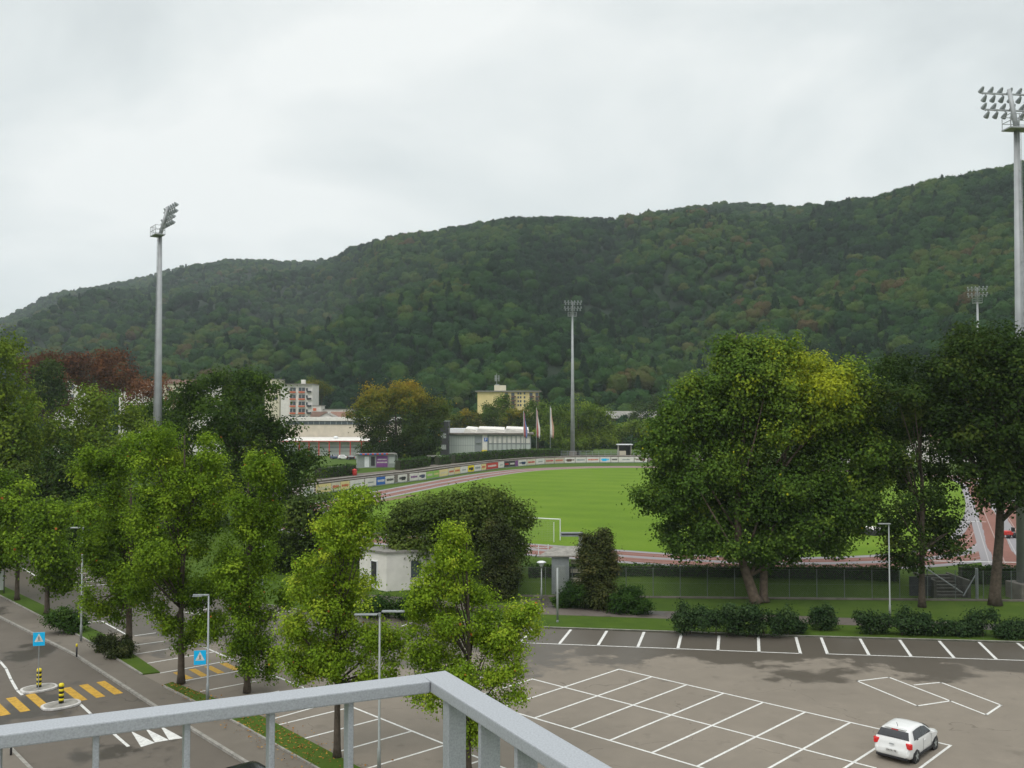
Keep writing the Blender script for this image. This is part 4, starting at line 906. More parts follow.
p = G(207.5, 704, .07); s_ = V(200, 657.5, p.y - .12); crossing_sign((s_.x, s_.y, s_.z), R(12), 'square blue crossing sign fixed to the lamp post with the side arm')
def bus_shelter():
    c = G(-10, 592, .0); r = thing('bus_shelter', 'glass bus shelter with a dark roof at the left edge beside the pavement', 'bus shelter', c, math.atan2(-ud.y, -ud.x))
    for x in (-2.0, 0, 2.0):
        for y in (-.7, .7): MB().box((x, y, 1.2), (.07, .07, 2.4)).build('post', M['dm'], r)
    MB().box((0, 0, 2.46), (4.6, 1.8, .14)).build('roof', M['dm'], r, bevel=.02)
    MB().box((0, .72, 1.25), (3.9, .015, 1.7)).build('glass_panel', M['pg'], r); MB().box((-2.0, 0, 1.25), (.015, 1.3, 1.7)).build('glass_panel', M['pg'], r); MB().box((2.0, 0, 1.25), (.015, 1.3, 1.7)).build('glass_panel', M['pg'], r)
    b = MB().box((0, .45, .48), (3, .4, .06)).box((0, .63, .75), (3, .05, .35)); 
    for x in (-1.3, 1.3): b.box((x, .45, .24), (.06, .35, .45))
    b.build('bench', M['blue'], r)
bus_shelter()

# ------------------------------------------------------------------ cars
def make_car(name, label, cat, loc, rz, mat, detail=True, group=None):
    root = thing(name, label, cat, loc, rz, group)
    top = [(-1.92, .56), (-1.905, .64), (-1.87, .70), (-1.85, .82), (-1.825, .93), (-1.74, 1.10), (-1.62, 1.27), (-1.50, 1.41), (-1.36, 1.465), (-1.1, 1.49), (-.6, 1.51), (-.1, 1.50), (.25, 1.44), (.5, 1.31), (.75, 1.15), (.95, 1.02), (1.1, .97), (1.4, .92), (1.65, .84), (1.80, .74), (1.88, .64), (1.92, .52)]
    hw = [(-1.92, .70), (-1.88, .80), (-1.75, .845), (-1.4, .862), (0, .858), (1.2, .862), (1.6, .83), (1.8, .74), (1.92, .58)]
    xs = sorted(set([t[0] for t in top] + [-1.92 + 3.84 * k / 44 for k in range(45)])); sec = []
    def dims(x):
        zt, w = lin(x, top), lin(x, hw); belt = .93 + .05 * max(0, min(1, (-x + .9) / 2.6)); zs = min(belt, zt - .05)
        z5 = max(zs + .012, zt - .075); ws = w - .035 - .20 * min(1, (z5 - zs) / .5)
        return zt, w, zs, z5, ws
    for x in xs:
        zt, w, zs, z5, ws = dims(x); zb = .20 + .10 * max(0, (abs(x) - 1.6) / .32)
        sec.append([(0, zb), (w - .14, zb), (w - .05, zb + .05), (w - .02, zb + .2 * (zs - zb)), (w, zb + .52 * (zs - zb)), (w - .004, zb + .86 * (zs - zb)), (w - .03, zs), (ws + .012, z5 - .03), (ws - .05, z5 + .035), (ws * .6, zt - .012), (0, zt)])
    mb = MB(); n = len(sec[0]); full = 2 * n - 2
    for x, s_ in zip(xs, sec):
        ring = [(x, -y, z) for y, z in s_] + [(x, y, z) for y, z in s_[-2:0:-1]]; mb.v += ring
    for i in range(len(xs) - 1):
        for k in range(full): mb.f.append((i * full + k, i * full + (k + 1) % full, (i + 1) * full + (k + 1) % full, (i + 1) * full + k))
    mb.f += [tuple(range(full)), tuple(range((len(xs) - 1) * full, len(xs) * full))[::-1]]
    o = mb.build('body', M[mat], root, True)
    bm = bmesh.new(); bm.from_mesh(o.data); bmesh.ops.recalc_face_normals(bm, faces=bm.faces); bm.to_mesh(o.data); bm.free()
    e = .012
    # side glazing, front and rear pane each side
    def sidepane(x0, x1, sgn, nm, slope0=0, slope1=0):
        g_ = MB(); k = 10
        for i in range(k + 1):
            x = x0 + (x1 - x0) * i / k; zt, w, zs, z5, ws = dims(x); lo, hi = zs + .05, z5 - .035
            xb = x + (slope0 * (1 - i / k) + slope1 * i / k)
            zt2, w2, zs2, z52, ws2 = dims(xb)
            def pt(xx, z): zt, w, zs, z5, ws = dims(xx); t = (z - zs) / max(.02, (z5 - .03 - zs)); return (xx, sgn * (w - .03 + (ws + .012 - w + .03) * t + e), z)
            g_.v += [pt(xb, zs2 + .05), pt(x, max(zs2 + .06, hi))]
        g_.f = [(2 * i, 2 * i + 2, 2 * i + 3, 2 * i + 1) if sgn < 0 else (2 * i, 2 * i + 1, 2 * i + 3, 2 * i + 2) for i in range(k)]
        g_.build(nm, M['cg'], root)
    for sgn in (-1, 1):
        sidepane(-.285, .36, sgn, 'side_window', 0, .42); sidepane(-1.16, -.30, sgn, 'side_window', -.16, 0)
    def pane(x0, x1, nm, inset):
        g_ = MB(); k = 8
        for i in range(k + 1):
            x = x0 + (x1 - x0) * i / k; zt, w, zs, z5, ws = dims(x); hw_ = ws - inset; s2 = 1 if x1 > 0 else -1
            g_.v += [(x + s2 * e, -hw_, zt + .004), (x + s2 * e, -hw_ * .5, zt + .010), (x + s2 * e, 0, zt + .013), (x + s2 * e, hw_ * .5, zt + .010), (x + s2 * e, hw_, zt + .004)]
        g_.f = [(5 * i + j, 5 * i + 5 + j, 5 * i + 6 + j, 5 * i + 1 + j) for i in range(k) for j in range(4)]
        g_.build(nm, M['cg'], root, True)
    pane(-1.745, -1.515, 'rear_window', .05); pane(.34, .92, 'windscreen', .06)
    for sx in (-1.17, 1.23):
        for sgn in (-1, 1):
            w = lin(sx, hw)
            MB().tube([(sx, sgn * (w - .2), .315), (sx, sgn * (w + .004), .33)], .375, 24).build('wheel_arch', M['black'], root)
            wh = MB().tube([(sx, sgn * (w - .2), .305), (sx, sgn * (w - .0), .305), (sx, sgn * (w + .018), .305)], [.305, .305, .28], 24).build('wheel', M['black'], root, True)
            rm = MB().tube([(sx, sgn * (w), .305), (sx, sgn * (w + .026), .305)], .10, 12)
            for k in range(5):
                t = 2 * math.pi * k / 5 + .3; rm.box((sx + .115 * math.cos(t), sgn * (w + .021), .305 + .115 * math.sin(t)), (.20, .02, .075), 0) if False else None
                c_, s__ = math.cos(t), math.sin(t); y_ = sgn * (w + .028)
                q = [(sx + c_ * a - s__ * b2, y_, .305 + s__ * a + c_ * b2) for a, b2 in ((.05, -.045), (.205, -.03), (.205, .03), (.05, .045))]
                rm.add(q, [(0, 1, 2, 3)])
            rm.build('rim', M['gm' if not detail else 'pale'], wh)
    for sgn in (-1, 1):
        MB().box((-1.79, sgn * .755, .86), (.20, .25, .25), sgn * .5, 0).build('tail_light', M['tl'], root, bevel=.03)
        MB().box((1.78, sgn * .62, .66), (.22, .26, .12), sgn * -.6).build('headlight', M['pg'], root, bevel=.03)
        MB().box((.62, sgn * .95, 1.0), (.12, .20, .13)).build('wing_mirror', M[mat], root, bevel=.03)
    if detail:
        MB().box((-1.905, 0, .27), (.06, 1.46, .12)).build('lower_bumper', M['black'], root, bevel=.02)
        pt = MB().box((-1.945, 0, .565), (.02, .52, .12)).build('number_plate', M['line'], root); q = MB()
        for k, wd in enumerate((.05, .05, .03, .05, .05, .05, .05)): q.box((-1.957, -.2 + k * .066, .565), (.004, wd * .7, .07))
        q.build('plate_characters', M['black'], pt)
        MB().box((-1.50, 0, 1.415), (.06, .30, .03), 0).build('brake_light', M['tl'], root)
        MB().box((-1.42, 0, 1.465), (.2, 1.0, .03)).build('roof_spoiler', M[mat], root, bevel=.012)
        MB().tube([(-1.15, 0, 1.49), (-1.28, 0, 1.68)], .012, 5).build('aerial', M['black'], root)
        MB().box((-1.925, 0, .86), (.03, .22, .04)).build('boot_badge', M['gm'], root)
        for sgn in (-1, 1):
            w = lin(0, hw); dl = MB()
            for x in (-.31, .72): dl.box((x, sgn * (w + .001), .62), (.012, .008, .56))
            dl.box((-.1, sgn * (w + .001), .345), (1.9, .008, .012)); d_ = dl.build('door_seam', M['dm'], root)
            MB().box((-.12, sgn * (w + .012), .80), (.16, .03, .035)).build('door_handle', M[mat], root); MB().box((-1.0, sgn * (w + .0), 1.02), (.1, .03, .03)).build('door_handle', M['black'], root)
            MB().box((0, sgn * (w - .02), .245), (1.75, .05, .09)).build('sill', M['black'], root)
        MB().box((-1.75, -.0, 1.13), (.02, .55, .02)).build('wiper', M['black'], root)
    return root
pc = (G(880, 748) + G(917, 766) + G(902, 732) + G(951, 741.8)) / 4
pc = blk(7.5, .5)
make_car('parked_car', 'white five door hatchback parked alone in the end bay of the middle block', 'car', (pc.x + .32, pc.y + .28, .008), B_ + math.pi, 'carw')
make_car('parked_car', 'black car on the road, only its roof showing under the railing', 'car', (-11.3, 40.0, ROADZ), math.atan2(-ud.y, -ud.x), 'card')
for px, py, mt, lb in ((336, 457, 'carb', 'distant dark blue car left of the white one before the red framed hall'), (344, 457.3, 'carw', 'distant white car before the red framed hall'), (353, 457.6, 'card', 'distant black car right of the white one before the red framed hall'), (361, 458, 'gm', 'distant grey car half behind the autumn tree')):
    c = G(px, py, 2.2); c = make_car('parked_car', lb, 'car', (c.x, c.y, FIELD), R(-8), mt, False, 'cars parked before the red framed hall')
for px, Y, mt, lb in ((447.5, 285, 'carw', 'white car between the hedges left of the glass pavilion'), (457, 283, 'gm', 'silver car behind the hedge at the pavilion corner')):
    make_car('parked_car', lb, 'car', ((px - 512) / FPX * Y, Y, FIELD + .3), R(20), mt, False, 'cars parked by the glass pavilion')

# ------------------------------------------------------------------ stands, boards and hedges round the track
BP = [(200, 517), (260, 506), (300, 499), (316, 494.5), (364, 487.7), (400, 483), (426.5, 479.8), (463, 473.6), (503, 468), (544, 464.4), (565, 463.4), (600, 462.8), (640, 462.6), (700, 462.6), (760, 463), (820, 465)]
def bp(px): return G(px, lin(px, BP), FIELD)
def boards():
    # left px, right px, main colour, second colour (a patch), what it looks like
    B = [(303, 314, 'white', 'gm', 'small white board at the far left end of the row'), (316, 331, 'yellow', 'cream', 'yellowish board, first after the small white end board'), (331.5, 340, 'cream', 'orange', 'cream board with an orange mark between two yellowish boards'),
         (340.5, 349.5, 'yellow', 'orange', 'pale orange board left of the white boards behind the tree top'), (350, 364, 'white', 'pale', 'white board behind the light green tree top'), (365, 376, 'white', 'pale', 'plain white board left of the dark blue one'),
         (376.5, 385, 'blue', 'white', 'dark blue board with white writing'), (385.5, 394, 'white', 'black', 'white board with a small black square mark'), (395, 397.6, 'dconc', 'white', 'narrow dark brown panel left of the black and white board'),
         (398, 407, 'white', 'dm', 'black and white board between two dark narrow panels'), (407.4, 409.3, 'dconc', 'white', 'narrow dark brown panel right of the black and white board'), (409.7, 418, 'white', 'purple', 'white board with lilac writing'),
         (418.4, 426, 'white', 'carb', 'white board with a light blue half, left of the green one'), (426.4, 433, 'sgreen', 'cream', 'light green board with cream lettering'), (433.4, 439, 'sgreen', 'yellow', 'green and yellow board right of the light green one'),
         (439.4, 448, 'yellow', 'cream', 'cream yellow board right of the green boards'), (448.4, 454, 'cream', 'orange', 'cream board with orange lettering, second after the green boards'), (454.4, 460, 'yellow', 'orange', 'pale yellow board left of a plain white one'),
         (460.4, 467.6, 'white', 'pale', 'white board with grey lines left of the bright yellow one'), (468, 474, 'yel', 'dm', 'bright yellow board with a black mark'), (474.4, 481, 'white', 'gm', 'white board right of the bright yellow one'), (481.4, 486, 'yellow', 'orange', 'small orange and white board left of the red one'),
         (486.4, 498, 'red', 'white', 'wide red board with white lettering'), (498.4, 504, 'white', 'pale', 'white board right of the red one'), (504.4, 509, 'dm', 'red', 'black board with red lettering'), (509.4, 515, 'dm', 'white', 'black board with a white patch'),
         (515.3, 518, 'purple', 'white', 'narrow purple panel between black and pale blue boards'), (518.4, 526.6, 'white', 'carb', 'pale blue and white board right of the purple panel'), (527, 535.5, 'cream', 'red', 'cream board with a red corner'), (536, 544.6, 'white', 'pale', 'plain white board left of the beige stretch'),
         (545, 554, 'beige', 'red', 'beige board with reddish lettering, left one of two'), (554.4, 564, 'beige', 'orange', 'beige board with orange lettering, right one of two'), (564.4, 575, 'white', 'brown', 'white board with a brown patch below the middle mast'), (575.4, 586, 'white', 'gm', 'white board with a dark lower corner right of the mast'),
         (586.4, 599.6, 'white', 'orange', 'white board with an orange emblem'), (600, 610.6, 'white', 'cyan', 'white board with a light blue band'), (611, 618, 'white', 'black', 'white board with slanted black lettering'), (618.4, 634, 'white', 'pale', 'long plain white board near the maple'), (634.4, 647, 'white', 'brown', 'white board with dark red lettering next to the maple')]
    rg = random.Random(3); H = 1.55
    for x0, x1, m1, m2, lb in B:
        a, b = bp(x0), bp(x1); d = b - a; l = d.length; r = thing('advertising_board', lb, 'advertising board', a, math.atan2(d.y, d.x), 'advertising boards along the running track')
        MB().box((l / 2, 0, .22 + H / 2), (l - .06, .06, H)).build('panel', M[m1], r)
        f = MB().box((l * .03, .08, .5), (.1, .1, 1.0)).box((l * .97, .08, .5), (.1, .1, 1.0)).box((l / 2, .03, .12), (l, .1, .2)); f.build('frame', M['gm'], r)
        w = MB(); kind = rg.randrange(3)
        if m2 in ('carb', 'cyan', 'brown', 'dm') and m1 != 'sgreen': w.box((l * rg.uniform(.4, .7), -.04, .22 + H * .45), (l * .4, .02, H * .5))
        if m1 not in ('dconc', 'purple') and m2 != 'pale':
            x = l * .12; 
            while x < l * .86:
                ww = l * rg.uniform(.03, .075); w.box((x + ww / 2, -.042, .22 + H * .5), (ww, .018, H * rg.uniform(.22, .36))); x += ww * 1.35
        if w.v: w.build('lettering', M[m2], r)
        elif m2 == 'pale': MB().box((l * .5, -.042, .22 + H * .45), (l * .5, .018, H * .16)).build('lettering', M['gm'], r)
boards()
def terrace():
    pxs = [262, 285, 312, 340, 364, 382, 400, 426, 445, 463, 485, 503, 525, 544, 565, 590, 615, 640, 680, 720]
    line = [bp(p).to_2d() for p in pxs]; mb = MB(); mf = MB(); R_ = 5; D = .95; hh = .36
    def o_(i, d):
        t = (line[min(i + 1, len(line) - 1)] - line[max(i - 1, 0)]).normalized(); return line[i] + Vector((-t.y, t.x)) * d
    prof = [(1.2, FIELD)]
    for k in range(R_): prof += [(1.2 + D * k, FIELD + hh * (k + 1)), (1.2 + D * (k + 1), FIELD + hh * (k + 1))]
    prof += [(9.5, FIELD + hh * R_ + .1), (9.5, FIELD - .3)]
    n = len(prof)
    for i in range(len(line)):
        for d, z in prof:
            p = o_(i, d); mb.v.append((p.x, p.y, z))
    for i in range(len(line) - 1):
        for k in range(n - 1): mb.f.append((i * n + k, i * n + n + k, i * n + n + k + 1, i * n + k + 1))
    o = mb.build('spectator_terrace', simple('terrace_concrete', (.11, .09, .07), .9, var=.3, scale=1.0)); bm = bmesh.new(); bm.from_mesh(o.data); bmesh.ops.recalc_face_normals(bm, faces=bm.faces); bm.to_mesh(o.data); bm.free()
    tag(o, 'stepped grey brown concrete spectator terrace behind the advertising boards', 'terrace')
    for k in range(R_):
        sl = MB()
        for i in range(len(line) - 1):
            a, b = o_(i, 1.2 + D * (k + .12)), o_(i + 1, 1.2 + D * (k + .12)); a2, b2 = o_(i, 1.2 + D * (k + .62)), o_(i + 1, 1.2 + D * (k + .62)); z = FIELD + hh * (k + 1)
            sl.add([(a.x, a.y, z + .10), (b.x, b.y, z + .10), (b2.x, b2.y, z + .10), (a2.x, a2.y, z + .10), (a.x, a.y, z + .02), (b.x, b.y, z + .02), (b2.x, b2.y, z + .02), (a2.x, a2.y, z + .02)], [(0, 1, 2, 3), (7, 6, 5, 4), (0, 4, 5, 1), (2, 6, 7, 3)])
        sl.build('bench_row', M['concrete'], o)
    return o_
o_ = terrace()
TZ = FIELD + .36 * 5 + .1
def hp(px, back=8.6, dz=0):
    q = px
    for _ in range(12):
        a, b = bp(q - 2), bp(q + 2); t = (b - a).normalized(); p = bp(q) + Vector((-t.y, t.x, 0)) * back; q += (px - (512 + FPX * p.x / p.y)) * .8
    return p
HG = 'clipped hedges behind the spectator terrace'
hedge('hedge behind the terrace left of the purple kiosk', [hp(318), hp(338), hp(354)], 1.6, 2.6, TZ - .4, .4, 11, 9, HG, .6)
hedge('hedge behind the terrace between the purple kiosk and the small shelter', [hp(398), hp(428)], 1.6, 2.7, TZ - .4, .4, 12, 9, HG, .55)
hedge('short hedge behind the terrace just right of the small shelter', [hp(437), hp(449)], 1.6, 2.5, TZ - .4, .4, 13, 9, HG, .6)
hedge('long hedge behind the terrace in front of the glass pavilion', [hp(453), hp(490), hp(525), hp(561)], 1.6, 2.7, TZ - .4, .4, 14, 9, HG, .6)

# flags, railing, huts
def flag(px, mtl, mtr, ytop, label, ylow=437):
    b = hp(px, 12); b.x = (px - 512) / FPX * b.y; b.z = FIELD; H = V(px, ytop, b.y).z - FIELD; r = thing('flag', label, 'flag', b, 0, 'limp flags on white poles by the pavilion')
    MB().tube([(0, 0, 0), (0, 0, H + .4)], [.13, .07], 8).build('pole', M['pale'], r, True)
    L_ = H - (V(px, ylow, b.y).z - FIELD)
    for k, (m, x0, x1) in enumerate(((mtl, .08, .6), (mtr, .6, 1.1))):
        f = MB(); n = 9
        for i in range(n + 1):
            t = i / n; z = H - L_ * t; taper = .35 + .65 * min(1, t * 1.6)
            for x in (x0, (x0 + x1) / 2, x1): f.v.append((x * taper + .08 * math.sin(t * 7 + x * 3), .16 * math.sin(x * 6 + t * 4), z - .9 * (x - .08) * (1 - .4 * t)))
        f.f = [(3 * i + j, 3 * i + 3 + j, 3 * i + 4 + j, 3 * i + 1 + j) for i in range(n) for j in range(2)]
        o = f.build('cloth_half', M[m], r, True); s_ = o.modifiers.new('thick', 'SOLIDIFY'); s_.thickness = .02
M['fred'] = simple('faded_red_cloth', (.42, .12, .11), .8); M['fblue'] = simple('faded_blue_cloth', (.16, .20, .40), .8)
flag(523.6, 'fred', 'fblue', 412, 'limp red and blue flag, leftmost of three'); flag(536.4, 'fred', 'white', 409, 'limp red and white flag on the middle pole'); flag(550.2, 'white', 'skin', 407, 'limp pale flag with a pink edge on the right pole')
def rail_fence(label, x0, x1, back=7.6, h=1.9, skip=None):
    a, b = hp(x0, back), hp(x1, back); a.z = b.z = TZ - .35; d = b - a; l = d.length; r = thing('railing', label, 'railing', a, math.atan2(d.y, d.x), 'grey railings behind the terrace')
    n = int(l / 1.9)
    for i in range(n + 1): MB().box((i * l / n, 0, h / 2), (.1, .1, h)).build('post', M['gm'], r)
    m = MB()
    for z in (.15, h * .5, h - .05): m.box((l / 2, 0, z), (l, .05, .07))
    for i in range(n * 8): m.box((i * l / (n * 8), 0, h / 2), (.03, .03, h))
    m.build('bars', M['gm'], r)
rail_fence('grey bar railing at the foot of the middle mast', 561, 617); rail_fence('grey bar railing right of the concrete hut', 633, 668)
def box_hut(name, label, cat, px0, px1, yb, yt, Y, depth, wall, roof, openx=None, group=None):
    a, b = V(px0, yb, Y), V(px1, yb, Y); w = b.x - a.x; h = V(px0, yt, Y).z - a.z; c = ((a.x + b.x) / 2, Y + depth / 2, a.z)
    r = thing(name, label, cat, c, 0, group); t = .18
    wl = MB().box((0, depth / 2 - t / 2, h / 2), (w, t, h)).box((-w / 2 + t / 2, -t / 2, h / 2), (t, depth - t, h)).box((w / 2 - t / 2, -t / 2, h / 2), (t, depth - t, h)); wl.build('wall', M[wall], r)
    MB().box((0, 0, h + .12), (w + .8, depth + .8, .24)).build('roof', M[roof], r)
    return r, w, h
r, w, h = box_hut('shelter', 'open fronted concrete shelter with a flat pale roof beyond the field, beside the maple', 'shelter', 618.5, 631.5, 456.5, 445, 300, 3, 'concrete', 'whitem')
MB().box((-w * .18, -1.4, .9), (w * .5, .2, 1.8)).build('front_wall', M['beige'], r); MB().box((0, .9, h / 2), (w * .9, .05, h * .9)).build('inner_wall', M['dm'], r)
r, w, h = box_hut('shelter', 'small dark open shelter between the hedges left of the glass pavilion', 'shelter', 428, 437, 470, 456.5, 262, 3, 'concrete', 'kerb')
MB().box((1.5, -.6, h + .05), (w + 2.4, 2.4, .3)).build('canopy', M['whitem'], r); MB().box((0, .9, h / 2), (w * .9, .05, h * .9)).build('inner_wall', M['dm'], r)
def kiosk():
    Y = 232; a, b = V(357, 478, Y), V(395, 476, Y); w = b.x - a.x; h = 3.3; r = thing('kiosk', 'low refreshment kiosk with a purple banner and a red and blue roof edge', 'kiosk', ((a.x + b.x) / 2, Y + 1, TZ - .4), R(16))
    MB().box((0, 1.5, h / 2), (w, 3, h)).build('wall', M['pale'], r); MB().box((.0, 1.3, h + .12), (w + .6, 4, .22)).build('roof', M['roofg'], r)
    MB().box((w * .14, -.06, h * .47), (w * .30, .1, h * .84)).build('banner', M['purple'], r); q = MB()
    for row, n in ((.62, 7), (.40, 8)):
        for k in range(n): q.box((w * .14 + (k - n / 2 + .5) * .32, -.125, h * row), (.2, .02, .32))
    q.build('banner_lettering', M['white'], r)
    for k in range(12): MB().box((-w * .42 + k * w * .062, -.72, h + .12), (w * .06, .05, .34)).build('roof_edge_panel', M['red' if k % 2 else 'blue'], r)
    MB().box((-w * .26, -.05, h * .45), (w * .12, .08, h * .8)).build('door', M['whitem'], r); MB().box((-w * .10, -.04, h * .5), (w * .1, .06, h * .7)).build('opening', M['dm'], r)
    MB().box((w * .40, -.04, h * .55), (w * .14, .06, h * .5)).build('window', M['pg'], r)
kiosk()
r, w, h = box_hut('shed', 'long low grey roofed shed left of the kiosk', 'shed', 330, 356, 479, 468, 246, 4, 'pale', 'roofg')
MB().box((0, -.2, h / 2), (w * .9, .1, h * .9)).build('door', M['gm'], r)
p = hp(355, 7); o = thing('waste_bin', 'small red bin with a lid by the hedge next to the kiosk', 'bin', (p.x, p.y, TZ - .4), 0)
MB().lathe([(.42, 0), (.5, 1.3), (.42, 1.5)], 14).build('body', M['red'], o, True); MB().lathe([(.54, 1.3), (.5, 1.55), (.1, 1.75)], 14).build('lid', M['red'], o, True)

# goal
def goal():
    c = Vector(((560 - 512) / FPX * 109.5, 109.5, FIELD)); left = Vector((-.90, .43, 0)); back_ = Vector((-.43, -.90, 0))
    r = thing('football_goal', 'white football goal on the near side of the pitch, half hidden by the hornbeam', 'goal', c)
    MB().tube([(0, 0, 0), (0, 0, 2.5)], .06, 8).build('post', M['whitem'], r); MB().tube([left * 7.32, left * 7.32 + Vector((0, 0, 2.5))], .06, 8).build('post', M['whitem'], r)
    MB().tube([Vector((0, 0, 2.44)), left * 7.32 + Vector((0, 0, 2.44))], .06, 8).build('crossbar', M['whitem'], r)
    for s in (.0, 7.32):
        q = left * s + back_ * 1.9; MB().tube([q, q + Vector((0, 0, 2.3))], .045, 6).build('net_support', M['whitem'], r)
    n = MB(); w = .004; Z = Vector((0, 0, 1))
    def seg(a, b, ax): n.quad(a - ax * w, b - ax * w, b + ax * w, a + ax * w)
    for i in range(0, 38): a = left * (i * .2); seg(a + back_ * 1.9, a + back_ * 1.9 + Z * 2.3, left); seg(a + Z * 2.44, a + back_ * 1.9 + Z * 2.3, left)
    for k in range(1, 12): seg(back_ * 1.9 + Z * .2 * k, left * 7.32 + back_ * 1.9 + Z * .2 * k, Z)
    n.build('net', M['pale'], r)
goal()
# entrance gate, steel portal and little roof
c = G(561, 596, .1); r = thing('ticket_booth', 'grey steel ticket booth with a slanted pale roof at the field entrance', 'booth', (c.x, c.y + .8, .1), R(-4))
MB().box((0, 0, 1.75), (1.55, 1.3, 3.3)).build('wall', M['gm'], r, bevel=.02); MB().box((0, -.66, 1.5), (.9, .03, 2.3)).build('door', M['pale'], r); MB().box((.3, -.70, 1.5), (.05, .05, .16)).build('door_handle', M['dm'], r)
rf = MB().add([(-2.0, -.9, 3.5), (2.6, -.9, 3.62), (2.6, 2.2, 4.05), (-.6, 2.2, 3.95), (-2.0, -.9, 3.4), (2.6, -.9, 3.5), (2.6, 2.2, 3.93), (-.6, 2.2, 3.85)], [(0, 1, 2, 3), (7, 6, 5, 4), (0, 4, 5, 1), (1, 5, 6, 2), (2, 6, 7, 3), (3, 7, 4, 0)])
rf.build('roof', M['kerb'], r)
for z in (.9, 1.7, 2.5): MB().box((1.7, .3, z + .35), (1.6, .12, .35)).build('slat', M['beige'], r)
MB().box((2.5, .3, 1.7), (.14, .14, 3.6)).build('post', M['gm'], r)
c = G(582, 585, .4); r = thing('steel_portal', 'grey steel post with a horizontal beam above the ticket booth', 'portal', (V(581, 560, 87).x, 87, .8), R(0)); H = V(581, 533, 87).z - .8
MB().box((0, 0, H / 2), (.42, .42, H)).build('post', M['gm'], r); MB().box((-.85, 0, H - .12), (2.1, .42, .36)).build('beam', M['gm'], r); MB().box((-.85, -.215, H - .1), (1.9, .02, .12)).build('lettering_strip', M['dm'], r)
c = G(524, 556, FIELD); r = thing('hurdle_rail', 'low white rail by the track edge behind the hedge', 'rail', (c.x - .5, c.y, FIELD), R(15))
for k in range(4): MB().box((k * 1.05, 0, .55), (.07, .07, 1.1)).build('post', M['whitem'], r)
MB().box((1.6, 0, .8), (3.3, .04, .06)).build('bar', M['whitem'], r)
# stairs in the bank
def stairs():
    c = Vector((36.9, 82.4, .1)); r = thing('stairs', 'concrete stairs with a pale sloping handrail cut into the grass bank behind the fence', 'stairs', c)
    for k in range(7): MB().box((1.6, .35 + k * .5, .1 + .2 * k), (2.6, .5, .22 + .02 * k)).build('step', M['shaded'], r)
    MB().box((0.1, 2.0, .7), (.25, 4.2, 1.7)).build('side_wall', M['shaded'], r); MB().box((3.1, 2.0, .7), (.25, 4.2, 1.7)).build('side_wall', M['shaded'], r)
    MB().box((-1.0, .4, .95), (1.9, .1, 1.7)).build('shade_panel', M['dm'], r)  # dark sheet standing in for the shade of the hedge opening
    q = MB(); q.tube([(.2, 3.6, 2.5), (2.4, -.3, .5)], .06, 6); q.tube([(.2, 3.6, 1.5), (.2, 3.6, 2.5)], .04, 6); q.build('handrail', M['pale'], r)
    MB().tube([(3.7, -.2, 0), (3.7, -.2, 2.6)], .13, 10).build('corner_post', M['gm'], r); MB().tube([(3.7, -.2, 2.2), (2.5, -.2, .2)], .05, 6).build('brace', M['gm'], r)
stairs()
c = G(872, 534, FIELD); r = thing('landing_mat', 'pale landing mat with a dark side lying on the right of the pitch', 'mat', c, R(25)); MB().box((0, 0, .35), (2.6, 3.4, .7)).build('mat_body', M['dm'], r, bevel=.05); MB().box((.1, 0, .72), (2.5, 3.3, .06)).build('mat_top', M['white'], r)
c = G(1009, 538, FIELD); r = thing('lawn_tractor', 'small red ride on mower beside the right hand mast', 'lawn tractor', c, R(200))
MB().box((.35, 0, .62), (.9, .75, .5)).build('bonnet', M['red'], r, bevel=.08); MB().box((-.4, 0, .5), (.7, .85, .3)).build('rear_body', M['red'], r, bevel=.06); MB().box((-.45, 0, .78), (.45, .5, .1)).box((-.66, 0, 1.0), (.1, .5, .45)).build('seat', M['black'], r, bevel=.03)
MB().tube([(.02, 0, .75), (-.12, 0, 1.1)], .03, 6).build('steering_column', M['black'], r)
for x, rr in ((.55, .24), (-.45, .34)):
    for y in (-.42, .42): MB().tube([(x, y - .1, rr), (x, y + .1, rr)], rr, 16).build('wheel', M['black'], r, True)

# ------------------------------------------------------------------ buildings
def house(name, label, px0, px1, ytop, Y, depth, wall, z0=0.0, rz=0.0, group=None):
    a, b = V(px0, ytop, Y), V(px1, ytop, Y); w = b.x - a.x; H = a.z - z0
    r = thing(name, label, 'building', ((a.x + b.x) / 2, Y, z0), rz, group); MB().box((0, depth / 2, H / 2), (w, depth, H)).build('wall', M[wall], r); return r, w, H
